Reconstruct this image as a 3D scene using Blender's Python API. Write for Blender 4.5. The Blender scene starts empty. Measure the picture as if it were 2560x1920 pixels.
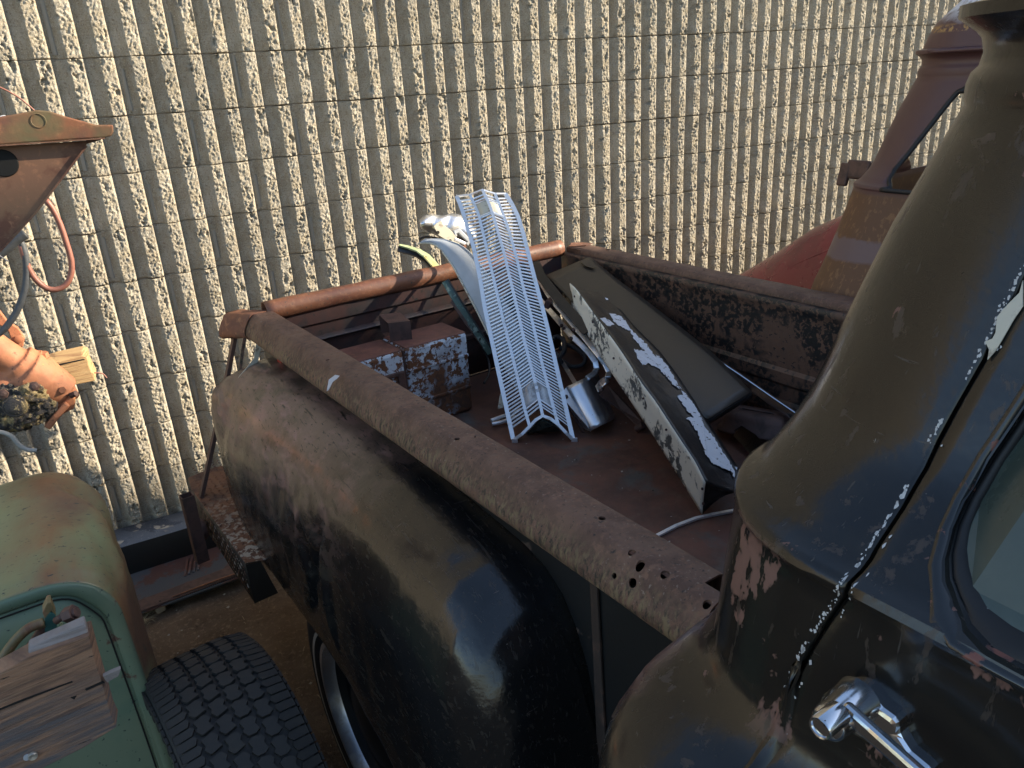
import bpy, bmesh, math, random
import numpy as np
from mathutils import Vector, Matrix, noise
from math import sin, cos, pi, radians, sqrt, atan2, tan
random.seed(7)
C = bpy.context.scene
COL = C.collection

# ------------------------------------------------------------------ camera
FPX = 1921.9                      # focal length in photo pixels (2560 wide)
RX = (0.8605447, -0.50598984, -0.05862676)     # world direction of the camera's right
DN = (-0.2350088, -0.29227468, -0.92700937)    # ... of its down
FW = (0.45192221, 0.81151081, -0.37042749)     # ... of its forward
CAMZ = 1.75
GZ = -0.12                        # ground level
cd = bpy.data.cameras.new('camera')
cam = bpy.data.objects.new('camera', cd); COL.objects.link(cam)
cam.matrix_world = Matrix(((RX[0], -DN[0], -FW[0], 0), (RX[1], -DN[1], -FW[1], 0), (RX[2], -DN[2], -FW[2], CAMZ), (0, 0, 0, 1)))
cd.sensor_fit = 'HORIZONTAL'; cd.sensor_width = 36.0; cd.lens = 36.0 * FPX / 2560.0
cd.clip_start = 0.02; cd.clip_end = 500
C.camera = cam

# ------------------------------------------------------------------ light
SUN_AZ, SUN_EL = 69.5, 20.5       # degrees from the wall's normal towards +x; elevation
S = Vector((sin(radians(SUN_AZ)) * cos(radians(SUN_EL)), -cos(radians(SUN_AZ)) * cos(radians(SUN_EL)), sin(radians(SUN_EL))))
w = bpy.data.worlds.new('World'); C.world = w; w.use_nodes = True
nt = w.node_tree; nt.nodes.clear()
sky = nt.nodes.new('ShaderNodeTexSky'); sky.sky_type = 'NISHITA'; sky.sun_disc = False
sky.sun_elevation = radians(SUN_EL); sky.sun_rotation = atan2(S.x, S.y)
sky.air_density = 1.0; sky.dust_density = 1.2; sky.ozone_density = 1.0
bg = nt.nodes.new('ShaderNodeBackground'); bg.inputs[1].default_value = 0.13
wo = nt.nodes.new('ShaderNodeOutputWorld')
nt.links.new(sky.outputs[0], bg.inputs[0]); nt.links.new(bg.outputs[0], wo.inputs[0])
sl = bpy.data.lights.new('sun', 'SUN'); sl.energy = 5.0; sl.angle = radians(0.55); sl.color = (1.0, 0.875, 0.68)
so = bpy.data.objects.new('sun', sl); COL.objects.link(so)
so.rotation_euler = S.to_track_quat('Z', 'Y').to_euler()
C.view_settings.view_transform = 'Standard'; C.view_settings.look = 'None'
C.view_settings.gamma = 1.0; C.view_settings.use_curve_mapping = False
C.view_settings.exposure = 1.45

# ------------------------------------------------------------------ places
def ray(px, py):
    a, b = px - 1280.0, py - 960.0
    return Vector((a * RX[0] + b * DN[0] + FPX * FW[0], a * RX[1] + b * DN[1] + FPX * FW[1], a * RX[2] + b * DN[2] + FPX * FW[2]))
CV = Vector((0, 0, CAMZ))
def onz(px, py, z): r = ray(px, py); return CV + r * ((z - CAMZ) / r.z)
def ony(px, py, y): r = ray(px, py); return CV + r * (y / r.y)
A5 = radians(-5)
U = Vector((sin(A5), cos(A5), 0)); V = Vector((cos(A5), -sin(A5), 0)); O = Vector((0.6, 1.52, 0))
def T(lat, u, z): return O + V * lat + U * u + Vector((0, 0, z))     # black truck frame: lateral, rearward, up
def TL(p): d = Vector(p) - O; return (d.dot(V), d.dot(U), p[2])
def plane(a, b, c):
    n = (Vector(b) - Vector(a)).cross(Vector(c) - Vector(a)); a = Vector(a)
    def hit(px, py, off=0.0):
        r = ray(px, py); t = n.dot(a - CV) / n.dot(r); p = CV + r * t
        return p - r.normalized() * off
    return hit
def onv(px, py, lat): r = ray(px, py); t = (lat - (CV - O).dot(V)) / r.dot(V); return CV + r * t
def onu(px, py, u): r = ray(px, py); t = (u - (CV - O).dot(U)) / r.dot(U); return CV + r * t

# ------------------------------------------------------------------ materials
def L(nt, a, b): nt.links.new(a, b)
def mask(nt, co, sp):
    k = sp[0]
    if k == 'noise':            # scale, detail, lo, hi, stretch
        _, sc, det, lo, hi = sp[:5]; st = sp[5] if len(sp) > 5 else (1, 1, 1)
        mp = nt.nodes.new('ShaderNodeMapping'); mp.inputs['Scale'].default_value = st
        mp.inputs['Location'].default_value = (sp[6] if len(sp) > 6 else 0.0,) * 3
        if len(sp) > 7: mp.vector_type = 'TEXTURE'; mp.inputs['Scale'].default_value = tuple(1 / q for q in st); mp.inputs['Rotation'].default_value = sp[7]
        L(nt, co, mp.inputs[0])
        n = nt.nodes.new('ShaderNodeTexNoise'); n.inputs['Scale'].default_value = sc; n.inputs['Detail'].default_value = det
        n.inputs['Roughness'].default_value = 0.62; n.inputs['Distortion'].default_value = 0.3
        L(nt, mp.outputs[0], n.inputs['Vector']); src = n.outputs[0]
    elif k == 'vor':
        _, sc, lo, hi = sp[:4]
        n = nt.nodes.new('ShaderNodeTexVoronoi'); n.inputs['Scale'].default_value = sc; L(nt, co, n.inputs['Vector']); src = n.outputs['Distance']
    elif k in 'xyz':
        _, lo, hi = sp[:3]
        s = nt.nodes.new('ShaderNodeSeparateXYZ'); gm = nt.nodes.new('ShaderNodeNewGeometry'); L(nt, gm.outputs['Position'], s.inputs[0]); src = s.outputs['xyz'.index(k)]
        if len(sp) > 3:      # wobble
            n = nt.nodes.new('ShaderNodeTexNoise'); n.inputs['Scale'].default_value = sp[4]; n.inputs['Detail'].default_value = 5
            L(nt, co, n.inputs['Vector'])
            ma = nt.nodes.new('ShaderNodeMath'); ma.operation = 'MULTIPLY_ADD'
            L(nt, n.outputs[0], ma.inputs[0]); ma.inputs[1].default_value = sp[3]; L(nt, src, ma.inputs[2]); sb = nt.nodes.new('ShaderNodeMath'); sb.operation = 'SUBTRACT'; L(nt, ma.outputs[0], sb.inputs[0]); sb.inputs[1].default_value = sp[3] * .5; src = sb.outputs[0]
    m = nt.nodes.new('ShaderNodeMapRange'); L(nt, src, m.inputs[0])
    m.inputs[1].default_value = lo; m.inputs[2].default_value = hi; m.inputs[3].default_value = 0; m.inputs[4].default_value = 1
    return m.outputs[0]
def mat(name, col, rough=0.6, metal=0.0, layers=(), bump=(), rnd=0.0, spec=0.5, coat=0.0, world=False, trans=0.0, vary=0.0):
    m = bpy.data.materials.new(name); m.use_nodes = True; nt = m.node_tree; nt.nodes.clear()
    out = nt.nodes.new('ShaderNodeOutputMaterial'); b = nt.nodes.new('ShaderNodeBsdfPrincipled'); L(nt, b.outputs[0], out.inputs[0])
    tc = nt.nodes.new('ShaderNodeTexCoord'); co = tc.outputs['Object']
    c = nt.nodes.new('ShaderNodeRGB'); c.outputs[0].default_value = (*col, 1); cc = c.outputs[0]
    r = nt.nodes.new('ShaderNodeValue'); r.outputs[0].default_value = rough; rr = r.outputs[0]
    mm = None
    for (lc, lr, *masks) in layers:
        f = None
        lm = None
        if masks and isinstance(masks[0], float): lm = masks[0]; masks = masks[1:]
        for sp in masks:
            g = mask(nt, co, sp)
            if f is None: f = g
            else:
                k = nt.nodes.new('ShaderNodeMath'); k.operation = 'MULTIPLY'; L(nt, f, k.inputs[0]); L(nt, g, k.inputs[1]); f = k.outputs[0]
        mx = nt.nodes.new('ShaderNodeMix'); mx.data_type = 'RGBA'; L(nt, f, mx.inputs[0]); L(nt, cc, mx.inputs[6]); mx.inputs[7].default_value = (*lc, 1); cc = mx.outputs[2]
        if lr is not None:
            mr = nt.nodes.new('ShaderNodeMix'); mr.data_type = 'FLOAT'; L(nt, f, mr.inputs[0]); L(nt, rr, mr.inputs[2]); mr.inputs[3].default_value = lr; rr = mr.outputs[0]
        if metal > 0 or lm is not None:
            if mm is None:
                vv = nt.nodes.new('ShaderNodeValue'); vv.outputs[0].default_value = metal; mm = vv.outputs[0]
            me = nt.nodes.new('ShaderNodeMix'); me.data_type = 'FLOAT'; L(nt, f, me.inputs[0]); L(nt, mm, me.inputs[2]); me.inputs[3].default_value = lm or 0.0; mm = me.outputs[0]
    if vary > 0:      # soft tone variation
        n = nt.nodes.new('ShaderNodeTexNoise'); n.inputs['Scale'].default_value = 9; n.inputs['Detail'].default_value = 8; n.inputs['Roughness'].default_value = 0.7; L(nt, co, n.inputs['Vector'])
        mp = nt.nodes.new('ShaderNodeMapRange'); L(nt, n.outputs[0], mp.inputs[0]); mp.inputs[1].default_value = 0.3; mp.inputs[2].default_value = 0.7; mp.inputs[3].default_value = 1 - vary; mp.inputs[4].default_value = 1 + vary
        hs = nt.nodes.new('ShaderNodeHueSaturation'); L(nt, mp.outputs[0], hs.inputs['Value']); L(nt, cc, hs.inputs['Color']); cc = hs.outputs[0]
    if rnd > 0:
        oi = nt.nodes.new('ShaderNodeObjectInfo')
        mp = nt.nodes.new('ShaderNodeMapRange'); L(nt, oi.outputs['Random'], mp.inputs[0]); mp.inputs[3].default_value = 1 - rnd; mp.inputs[4].default_value = 1 + rnd
        hs = nt.nodes.new('ShaderNodeHueSaturation'); L(nt, mp.outputs[0], hs.inputs['Value']); L(nt, cc, hs.inputs['Color']); cc = hs.outputs[0]
    L(nt, cc, b.inputs['Base Color']); L(nt, rr, b.inputs['Roughness'])
    if mm is not None: L(nt, mm, b.inputs['Metallic'])
    else: b.inputs['Metallic'].default_value = metal
    b.inputs['Specular IOR Level'].default_value = spec
    b.inputs['Coat Weight'].default_value = coat; b.inputs['Coat Roughness'].default_value = 0.12
    if trans: b.inputs['Transmission Weight'].default_value = trans
    nrm = None
    for (sc, st, ds, *rest) in bump:
        n = nt.nodes.new('ShaderNodeTexNoise'); n.inputs['Scale'].default_value = sc; n.inputs['Detail'].default_value = 6; n.inputs['Roughness'].default_value = 0.65
        if rest:
            mp = nt.nodes.new('ShaderNodeMapping'); mp.inputs['Scale'].default_value = rest[0]
            if len(rest) > 1: mp.vector_type = 'TEXTURE'; mp.inputs['Scale'].default_value = tuple(1 / q for q in rest[0]); mp.inputs['Rotation'].default_value = rest[1]
            L(nt, co, mp.inputs[0]); L(nt, mp.outputs[0], n.inputs['Vector'])
        else: L(nt, co, n.inputs['Vector'])
        bp = nt.nodes.new('ShaderNodeBump'); bp.inputs['Strength'].default_value = st; bp.inputs['Distance'].default_value = ds; L(nt, n.outputs[0], bp.inputs['Height'])
        if nrm is not None: L(nt, nrm, bp.inputs['Normal'])
        nrm = bp.outputs[0]
    if nrm is not None: L(nt, nrm, b.inputs['Normal'])
    return m
MT = {}
MT['block'] = mat('split_face_block', (0.385, 0.33, 0.24), 0.95, layers=[((0.44, 0.40, 0.325), None, ('noise', 16, 5, 0.4, 0.62)), ((0.27, 0.22, 0.165), None, ('noise', 150, 4, 0.54, 0.64)), ((0.58, 0.53, 0.43), None, ('noise', 230, 3, 0.56, 0.66))],
                  bump=[(150, 1.0, 0.007), (420, 0.8, 0.003)], rnd=0.08, spec=0.2, vary=0.12)
MT['block_joint'] = mat('mortar', (0.27, 0.23, 0.18), 0.95, spec=0.2, bump=[(200, 0.5, 0.003)])
MT['dirt'] = mat('dirt', (0.15, 0.102, 0.066), 0.95, layers=[((0.085, 0.055, 0.034), None, ('noise', 3, 8, 0.4, 0.65)), ((0.20, 0.14, 0.09), None, ('noise', 60, 6, 0.52, 0.7))], bump=[(35, 0.6, 0.02), (190, 0.6, 0.008)], spec=0.2)
RUSTL = [((0.085, 0.045, 0.032), 0.7, ('noise', 14, 8, 0.38, 0.62)), ((0.17, 0.095, 0.063), 0.8, ('noise', 70, 6, 0.5, 0.66)), ((0.03, 0.024, 0.022), 0.7, ('noise', 120, 5, 0.6, 0.68))]
MT['rail'] = mat('rail_rust', (0.130, 0.072, 0.050), 0.55, layers=RUSTL + [((0.24, 0.19, 0.155), 0.7, ('noise', 150, 6, 0.60, 0.68), ('noise', 3.0, 3, 0.45, 0.6, (1, .5, 1))), ((0.03, 0.026, 0.018), 0.7, ('z', 1.082, 1.05, 0.02, 40), ('noise', 130, 8, 0.50, 0.60, (1, 1, .3))),
                 ((0.17, 0.125, 0.07), 0.8, ('z', 1.082, 1.05, 0.02, 60), ('noise', 110, 6, 0.5, 0.6, (1, 1, .3), 5))], bump=[(140, 0.22, 0.0015)], vary=0.22, spec=0.5)
MT['flange_rust'] = mat('dark_flange_rust', (0.035, 0.024, 0.020), 0.7, layers=[((0.08, 0.045, 0.033), 0.8, ('noise', 20, 8, 0.5, 0.6))], bump=[(90, .3, .002)])
MT['tube_rust'] = mat('tailgate_rust', (0.17, 0.068, 0.036), 0.45, layers=[((0.12, 0.045, 0.03), 0.5, ('noise', 6, 6, 0.42, 0.66)), ((0.24, 0.11, 0.06), 0.6, ('noise', 60, 6, 0.52, 0.7)), ((0.05, 0.06, 0.055), 0.8, ('noise', 150, 5, 0.6, 0.66))], bump=[(120, 0.2, 0.002)], vary=0.2)
MT['maroon_rust'] = mat('tailgate_panel_rust', (0.060, 0.030, 0.028), 0.5, layers=[((0.035, 0.028, 0.03), 0.5, ('noise', 10, 6, 0.45, 0.6)), ((0.02, 0.02, 0.02), 0.5, ('noise', 60, 6, 0.6, 0.64))], bump=[(90, 0.15, 0.002)], vary=0.15)
MT['floor_rust'] = mat('bed_floor_rust', (0.135, 0.056, 0.036), 0.62, layers=[((0.075, 0.036, 0.027), 0.6, ('noise', 5, 8, 0.42, 0.6)), ((0.13, 0.075, 0.052), 0.75, ('noise', 40, 8, 0.52, 0.72)), ((0.09, 0.08, 0.07), 0.7, ('noise', 7, 6, 0.56, 0.7, (1, 1, 1), 8))], bump=[(150, 0.25, 0.002), (18, 0.2, 0.004)], vary=0.22)
MT['side_rust'] = mat('bed_side_rust', (0.092, 0.052, 0.036), 0.6, layers=[((0.125, 0.070, 0.048), 0.6, ('noise', 5, 5, 0.5, 0.7)), ((0.010, 0.011, 0.012), 0.45, ('noise', 6, 3, 0.43, 0.49), ('noise', 55, 9, 0.47, 0.495)), ((0.014, 0.015, 0.016), 0.5, ('noise', 100, 8, 0.6, 0.62, (.5, .5, 1)))], bump=[(60, 0.25, 0.003)], vary=0.15)
MT['black_side'] = mat('black_side_paint', (0.010, 0.011, 0.012), 0.45, layers=[((0.07, 0.045, 0.035), 0.8, ('noise', 9, 7, 0.66, 0.69)), ((0.3, 0.28, 0.25), 0.8, ('noise', 120, 3, 0.76, 0.78))], bump=[(60, 0.15, 0.002)])
MT['black_paint'] = mat('worn_black_paint', (0.007, 0.0075, 0.0085), 0.24, layers=[
    ((0.165, 0.108, 0.084), 0.5, ('y', 1.42, 1.85, 0.35, 7), ('z', 0.70, 0.86, 0.12, 9), ('noise', 7, 9, 0.30, 0.56, (1, .7, 1))),
    ((0.23, 0.135, 0.118), 0.55, ('y', 1.35, 1.75, 0.4, 9), ('z', 0.68, 0.82, 0.15, 9), ('noise', 20, 10, 0.50, 0.66, (1, .5, 1), 3)),
    ((0.05, 0.045, 0.035), 0.35, ('y', 1.3, 1.7, 0.3, 9), ('noise', 13, 10, 0.54, 0.70, (1.3, .5, 1), 12)),
    ((0.02, 0.017, 0.015), 0.4, ('noise', 90, 6, 0.60, 0.64, (1.6, .4, 1))),
    ((0.02, 0.018, 0.016), 0.4, ('noise', 120, 3, 0.64, 0.67, (1, .06, .3))), ((0.09, 0.07, 0.06), 0.5, ('noise', 260, 3, 0.70, 0.73, (.06, 1, .4), 4)), ((0.22, 0.2, 0.18), 0.7, ('noise', 160, 3, 0.745, 0.76, (1, .6, 1)))], bump=[(5, 0.25, 0.02), (130, 0.16, 0.0012)], coat=0.25)
MT['cab_paint'] = mat('cab_black_paint', (0.0075, 0.0078, 0.0085), 0.17, layers=[
    ((0.075, 0.052, 0.043), 0.6, ('noise', 11, 8, 0.64, 0.67)), ((0.17, 0.085, 0.07), 0.7, ('noise', 30, 6, 0.69, 0.705)),
    ((0.022, 0.019, 0.014), 0.27, ('noise', 4, 6, 0.40, 0.75)),
    ((0.17, 0.095, 0.078), 0.6, ('z', 1.25, 1.28, .02, 20), ('z', 1.41, 1.395), ('noise', 17, 5, 0.60, 0.62, (1, 1, .6), 5)),
    ((0.17, 0.095, 0.085), 0.5, ('y', .43, .475, .07, 14), ('z', 1.0, 1.12, .15, 9), ('z', 1.26, 1.245), ('noise', 11, 9, 0.40, 0.5)), ((0.045, 0.034, 0.028), 0.5, ('noise', 55, 9, 0.60, 0.66, (1, 1, .25), 14)), ((0.04, 0.036, 0.032), 0.45, ('noise', 260, 3, 0.69, 0.72, (.25, 1, .06))), ((0.045, 0.04, 0.036), 0.45, ('noise', 230, 3, 0.70, 0.73, (.1, .06, 1), 7)), ((0.2, 0.2, 0.19), 0.6, ('noise', 170, 3, 0.77, 0.78, (1, 1, .5)))],
    bump=[(3.5, 0.16, 0.02), (140, 0.10, 0.001)], coat=0.15, spec=0.42)
MT['chip_edge'] = mat('paint_chips', (0.03, 0.035, 0.045), 0.5, layers=[((0.62, 0.62, 0.6), 0.7, ('noise', 90, 5, 0.56, 0.6)), ((0.09, 0.05, 0.04), 0.8, ('noise', 50, 5, 0.58, 0.62, (1, 1, 1), 4))])
MT['dark'] = mat('dark_gap', (0.004, 0.004, 0.004), 0.8)
MT['rubber'] = mat('tyre_rubber', (0.020, 0.019, 0.018), 0.72, layers=[((0.035, 0.032, 0.028), 0.85, ('noise', 20, 6, 0.5, 0.75))], bump=[(150, 0.15, 0.001)])
MT['seal'] = mat('window_rubber', (0.012, 0.012, 0.013), 0.6, layers=[((0.35, 0.36, 0.36), 0.8, ('noise', 25, 6, 0.68, 0.72))], bump=[(90, 0.2, 0.001)])
MT['glass'] = mat('dusty_glass', (0.03, 0.046, 0.041), 0.2, layers=[((0.085, 0.11, 0.10), 0.6, ('noise', 6, 9, 0.40, 0.70)), ((0.2, 0.21, 0.2), 0.8, ('noise', 120, 4, 0.70, 0.74))], spec=0.45)
MT['clear'] = mat('lens_glass', (0.55, 0.58, 0.60), 0.12, bump=[(60, 0.3, 0.003)], spec=0.9, layers=[((0.3, 0.3, 0.31), 0.2, ('noise', 30, 4, 0.45, 0.6))])
MT['chrome'] = mat('chrome', (0.62, 0.64, 0.67), 0.13, 1.0, layers=[((0.3, 0.24, 0.2), 0.6, 0.3, ('noise', 80, 6, 0.72, 0.74))], bump=[(7, 0.04, 0.01)])
MT['chrome_worn'] = mat('worn_chrome', (0.72, 0.74, 0.78), 0.30, 0.9, layers=[((0.5, 0.48, 0.42), 0.45, 0.5, ('noise', 22, 8, 0.52, 0.68)), ((0.2, 0.13, 0.09), 0.8, 0.0, ('noise', 90, 5, 0.68, 0.72))], bump=[(10, 0.2, 0.006)])
MT['alu'] = mat('anodised_aluminium', (0.80, 0.82, 0.85), 0.36, 0.55, layers=[((0.62, 0.6, 0.54), 0.5, 0.5, ('noise', 40, 6, 0.56, 0.72))], bump=[(60, 0.12, 0.002)])
MT['white_panel'] = mat('pale_painted_panel', (0.42, 0.45, 0.49), 0.42, layers=[((0.34, 0.36, 0.38), 0.5, ('noise', 5, 6, 0.45, 0.7)), ((0.06, 0.055, 0.05), 0.8, ('noise', 90, 4, 0.71, 0.73))], bump=[(20, 0.1, 0.004)])
MT['cream'] = mat('cream_painted_bracket', (0.52, 0.49, 0.40), 0.5, layers=[((0.25, 0.2, 0.15), 0.7, ('noise', 30, 7, 0.58, 0.66))])
MT['wf_white'] = mat('chalky_white_face', (0.80, 0.77, 0.66), 0.65, layers=[((0.085, 0.09, 0.088), 0.6, ('noise', 7, 5, 0.53, 0.57), ('noise', 45, 10, 0.46, 0.49)), ((0.22, 0.23, 0.22), 0.6, ('noise', 24, 9, 0.64, 0.67, (1, 1, 1), 3)), ((0.14, 0.08, 0.05), 0.8, ('noise', 90, 4, 0.72, 0.74))], bump=[(50, 0.2, 0.002)])
MT['wf_black'] = mat('peeling_black_over_white', (0.011, 0.011, 0.012), 0.33, layers=[((0.022, 0.018, 0.015), 0.6, ('noise', 14, 7, 0.55, 0.7, (1, 1, 1), 6))], bump=[(16, 0.5, 0.006), (90, 0.3, 0.002)], coat=0.15)
MT['wf_patch'] = mat('old_white_paint', (0.62, 0.64, 0.68), 0.5, layers=[((0.10, 0.09, 0.08), 0.7, ('noise', 70, 6, 0.60, 0.63))], bump=[(90, 0.25, 0.002)])
MT['dk_panel'] = mat('dusty_black_panel', (0.034, 0.027, 0.020), 0.42, layers=[((0.026, 0.022, 0.018), 0.35, ('noise', 4, 5, 0.42, 0.65)), ((0.3, 0.28, 0.25), 0.7, ('noise', 130, 2, 0.78, 0.79))], bump=[(6, 0.15, 0.01)], coat=0.1)
MT['tank'] = mat('flaking_tank', (0.47, 0.53, 0.60), 0.55, layers=[((0.085, 0.04, 0.022), 0.85, ('noise', 5.5, 3, 0.45, 0.60)), ((0.13, 0.052, 0.022), 0.85, ('noise', 42, 8, 0.49, 0.53)), ((0.06, 0.032, 0.022), 0.85, ('noise', 90, 6, 0.58, 0.62))], bump=[(45, 0.35, 0.003)])
MT['tank_top'] = mat('tank_top_rust', (0.145, 0.058, 0.046), 0.6, layers=[((0.09, 0.038, 0.03), 0.6, ('noise', 12, 7, 0.45, 0.6)), ((0.2, 0.085, 0.055), 0.7, ('noise', 60, 6, 0.52, 0.68)), ((0.4, 0.4, 0.4), 0.6, ('noise', 120, 4, 0.72, 0.74))], bump=[(130, 0.2, 0.002)])
MT['steel_rust'] = mat('plain_rusty_steel', (0.10, 0.052, 0.040), 0.6, layers=[((0.06, 0.034, 0.028), 0.7, ('noise', 20, 7, 0.45, 0.6))], bump=[(120, 0.2, 0.002)], vary=0.2)
MT['rust_orange'] = mat('orange_rust', (0.24, 0.095, 0.045), 0.75, layers=[((0.13, 0.06, 0.04), 0.8, ('noise', 9, 7, 0.42, 0.62)), ((0.34, 0.15, 0.07), 0.8, ('noise', 40, 6, 0.55, 0.68)), ((0.12, 0.10, 0.045), 0.7, ('noise', 5, 5, 0.54, 0.7, (1, 1, 1), 4))], bump=[(110, 0.3, 0.002)], vary=0.15)
MT['rust_plate'] = mat('brown_green_rust', (0.20, 0.10, 0.058), 0.6, layers=[((0.15, 0.12, 0.055), 0.5, ('z', 1.6, 1.3, 0.1, 8)), ((0.13, 0.055, 0.033), 0.7, ('noise', 12, 7, 0.5, 0.62)), ((0.28, 0.14, 0.08), 0.8, ('noise', 70, 6, 0.55, 0.68))], bump=[(120, 0.2, 0.002)])
MT['casting'] = mat('orange_casting', (0.40, 0.155, 0.075), 0.7, layers=[((0.28, 0.11, 0.055), 0.75, ('noise', 12, 7, 0.45, 0.62)), ((0.45, 0.22, 0.08), 0.8, ('noise', 30, 6, 0.6, 0.7)), ((0.15, 0.07, 0.04), 0.8, ('noise', 70, 5, 0.62, 0.68))], bump=[(120, 0.3, 0.002)])
MT['grease'] = mat('caked_grease', (0.055, 0.048, 0.045), 0.7, layers=[((0.36, 0.27, 0.13), 0.9, ('noise', 16, 6, 0.5, 0.58)), ((0.5, 0.38, 0.2), 0.9, ('noise', 70, 5, 0.58, 0.64))], bump=[(60, 1.0, 0.012), (180, 0.8, 0.005)])
MT['green'] = mat('faded_green_paint', (0.17, 0.205, 0.115), 0.36, layers=[((0.20, 0.225, 0.105), 0.35, ('noise', 3, 5, 0.42, 0.7)), ((0.215, 0.115, 0.055), 0.45, ('x', -0.30, -0.20, 0.14, 5), ('noise', 4, 6, 0.38, 0.56, (1, .6, 1))), ((0.15, 0.085, 0.055), 0.5, ('x', -0.26, -0.16, 0.12, 6), ('noise', 5, 7, 0.44, 0.6, (1, .6, 1), 4)),
             ((0.03, 0.045, 0.045), 0.5, ('noise', 75, 7, 0.62, 0.66, (.8, 1.6, 1))), ((0.05, 0.07, 0.06), 0.5, ('noise', 9, 9, 0.62, 0.68, (1, 1, 1), 7))], bump=[(5, 0.15, 0.02), (100, 0.1, 0.001)], coat=0.1)
MT['green_face'] = mat('chalky_green_paint', (0.135, 0.175, 0.115), 0.5, layers=[((0.09, 0.145, 0.10), 0.5, ('noise', 3.5, 4, 0.45, 0.65)), ((0.022, 0.04, 0.035), 0.6, ('noise', 75, 5, 0.64, 0.67)), ((0.10, 0.05, 0.035), 0.7, ('noise', 12, 7, 0.66, 0.7))], bump=[(9, 0.1, 0.01)])
MT['teal'] = mat('teal_paint', (0.03, 0.11, 0.095), 0.5, layers=[((0.13, 0.07, 0.04), 0.7, ('noise', 30, 6, 0.62, 0.68))])
MT['yellow_green'] = mat('pale_green_trim', (0.36, 0.42, 0.24), 0.4, layers=[((0.55, 0.36, 0.1), 0.5, ('noise', 9, 4, 0.5, 0.7)), ((0.03, 0.035, 0.03), 0.6, ('noise', 60, 7, 0.60, 0.64))])
MT['trim_green'] = mat('dark_green_trim', (0.05, 0.095, 0.08), 0.3, layers=[((0.22, 0.30, 0.26), 0.5, ('noise', 24, 9, 0.55, 0.62)), ((0.01, 0.012, 0.012), 0.4, ('noise', 40, 6, 0.56, 0.62, (1, 1, 1), 4))])
MT['timber'] = mat('weathered_timber', (0.30, 0.17, 0.10), 0.75, layers=[((0.11, 0.065, 0.045), 0.8, ('noise', 9, 8, 0.42, 0.62, (0.8, 1, 11), 0, (0, -.08, 0))), ((0.29, 0.19, 0.12), 0.8, ('noise', 14, 6, 0.52, 0.66, (0.5, 1, 20), 3, (0, -.08, 0))), ((0.10, 0.095, 0.10), 0.8, ('z', .98, 0.90, 0.03, 12), ('noise', 8, 8, 0.38, 0.58, (0.7, 1, 10), 6, (0, -.08, 0))), ((0.02, 0.016, 0.014), 0.8, ('noise', 40, 5, 0.68, 0.7, (.5, 1, 3)))], bump=[(14, 0.8, 0.004, (0.5, 1, 20), (0, -.08, 0)), (90, 0.3, 0.001)])
MT['timber_grey'] = mat('grey_timber', (0.22, 0.20, 0.19), 0.85, layers=[((0.18, 0.155, 0.14), 0.85, ('noise', 12, 8, 0.45, 0.6, (1, 1, 12)))], bump=[(14, 0.7, 0.004, (1, 1, 20))])
MT['timber_sun'] = mat('split_firewood', (0.46, 0.30, 0.14), 0.8, layers=[((0.28, 0.15, 0.07), 0.8, ('noise', 9, 8, 0.48, 0.6, (.6, 1, 26))), ((0.56, 0.42, 0.22), 0.8, ('noise', 14, 6, 0.55, 0.68, (0.6, 1, 30), 3))], bump=[(14, 0.9, 0.005, (0.6, 1, 30))])
MT['hose'] = mat('red_hose', (0.26, 0.105, 0.075), 0.5, bump=[(80, 0.2, 0.001)], vary=0.15)
MT['cable'] = mat('grey_cable', (0.06, 0.066, 0.075), 0.55, bump=[(60, 0.6, 0.003)], vary=0.2)
MT['wire'] = mat('pale_wire', (0.45, 0.45, 0.47), 0.4)
MT['rubber_black'] = mat('black_hose', (0.02, 0.02, 0.022), 0.4)
MT['diamond'] = mat('rusty_tread_plate', (0.19, 0.085, 0.045), 0.7, layers=[((0.08, 0.04, 0.028), 0.75, ('noise', 14, 7, 0.45, 0.62)), ((0.42, 0.36, 0.28), 0.9, ('y', 2.55, 2.15, 0.5, 8), ('noise', 45, 7, 0.50, 0.54, (1, 1, 1))), ((0.25, 0.2, 0.15), 0.8, ('noise', 150, 4, 0.66, 0.7))], bump=[(60, 0.5, 0.004)])
MT['diamond_side'] = mat('grimy_tread_plate', (0.10, 0.082, 0.055), 0.75, layers=[((0.05, 0.035, 0.025), 0.8, ('noise', 30, 7, 0.45, 0.6))], bump=[(90, 0.6, 0.004)])
MT['beam'] = mat('peeling_blue_black_paint', (0.055, 0.065, 0.085), 0.6, layers=[((0.42, 0.37, 0.29), 0.8, ('noise', 6.5, 4, 0.54, 0.56)), ((0.10, 0.115, 0.14), 0.5, ('noise', 5, 3, 0.50, 0.53, (1, 1, 1), 9)), ((0.3, 0.3, 0.3), 0.8, ('noise', 140, 4, 0.62, 0.65))], bump=[(70, 0.3, 0.003)])
MT['pan'] = mat('rusty_floor_pan', (0.075, 0.032, 0.025), 0.65, layers=[((0.055, 0.058, 0.065), 0.6, ('noise', 4, 7, 0.46, 0.49)), ((0.13, 0.05, 0.035), 0.7, ('noise', 20, 6, 0.6, 0.68))], bump=[(80, 0.3, 0.003)])
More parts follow.
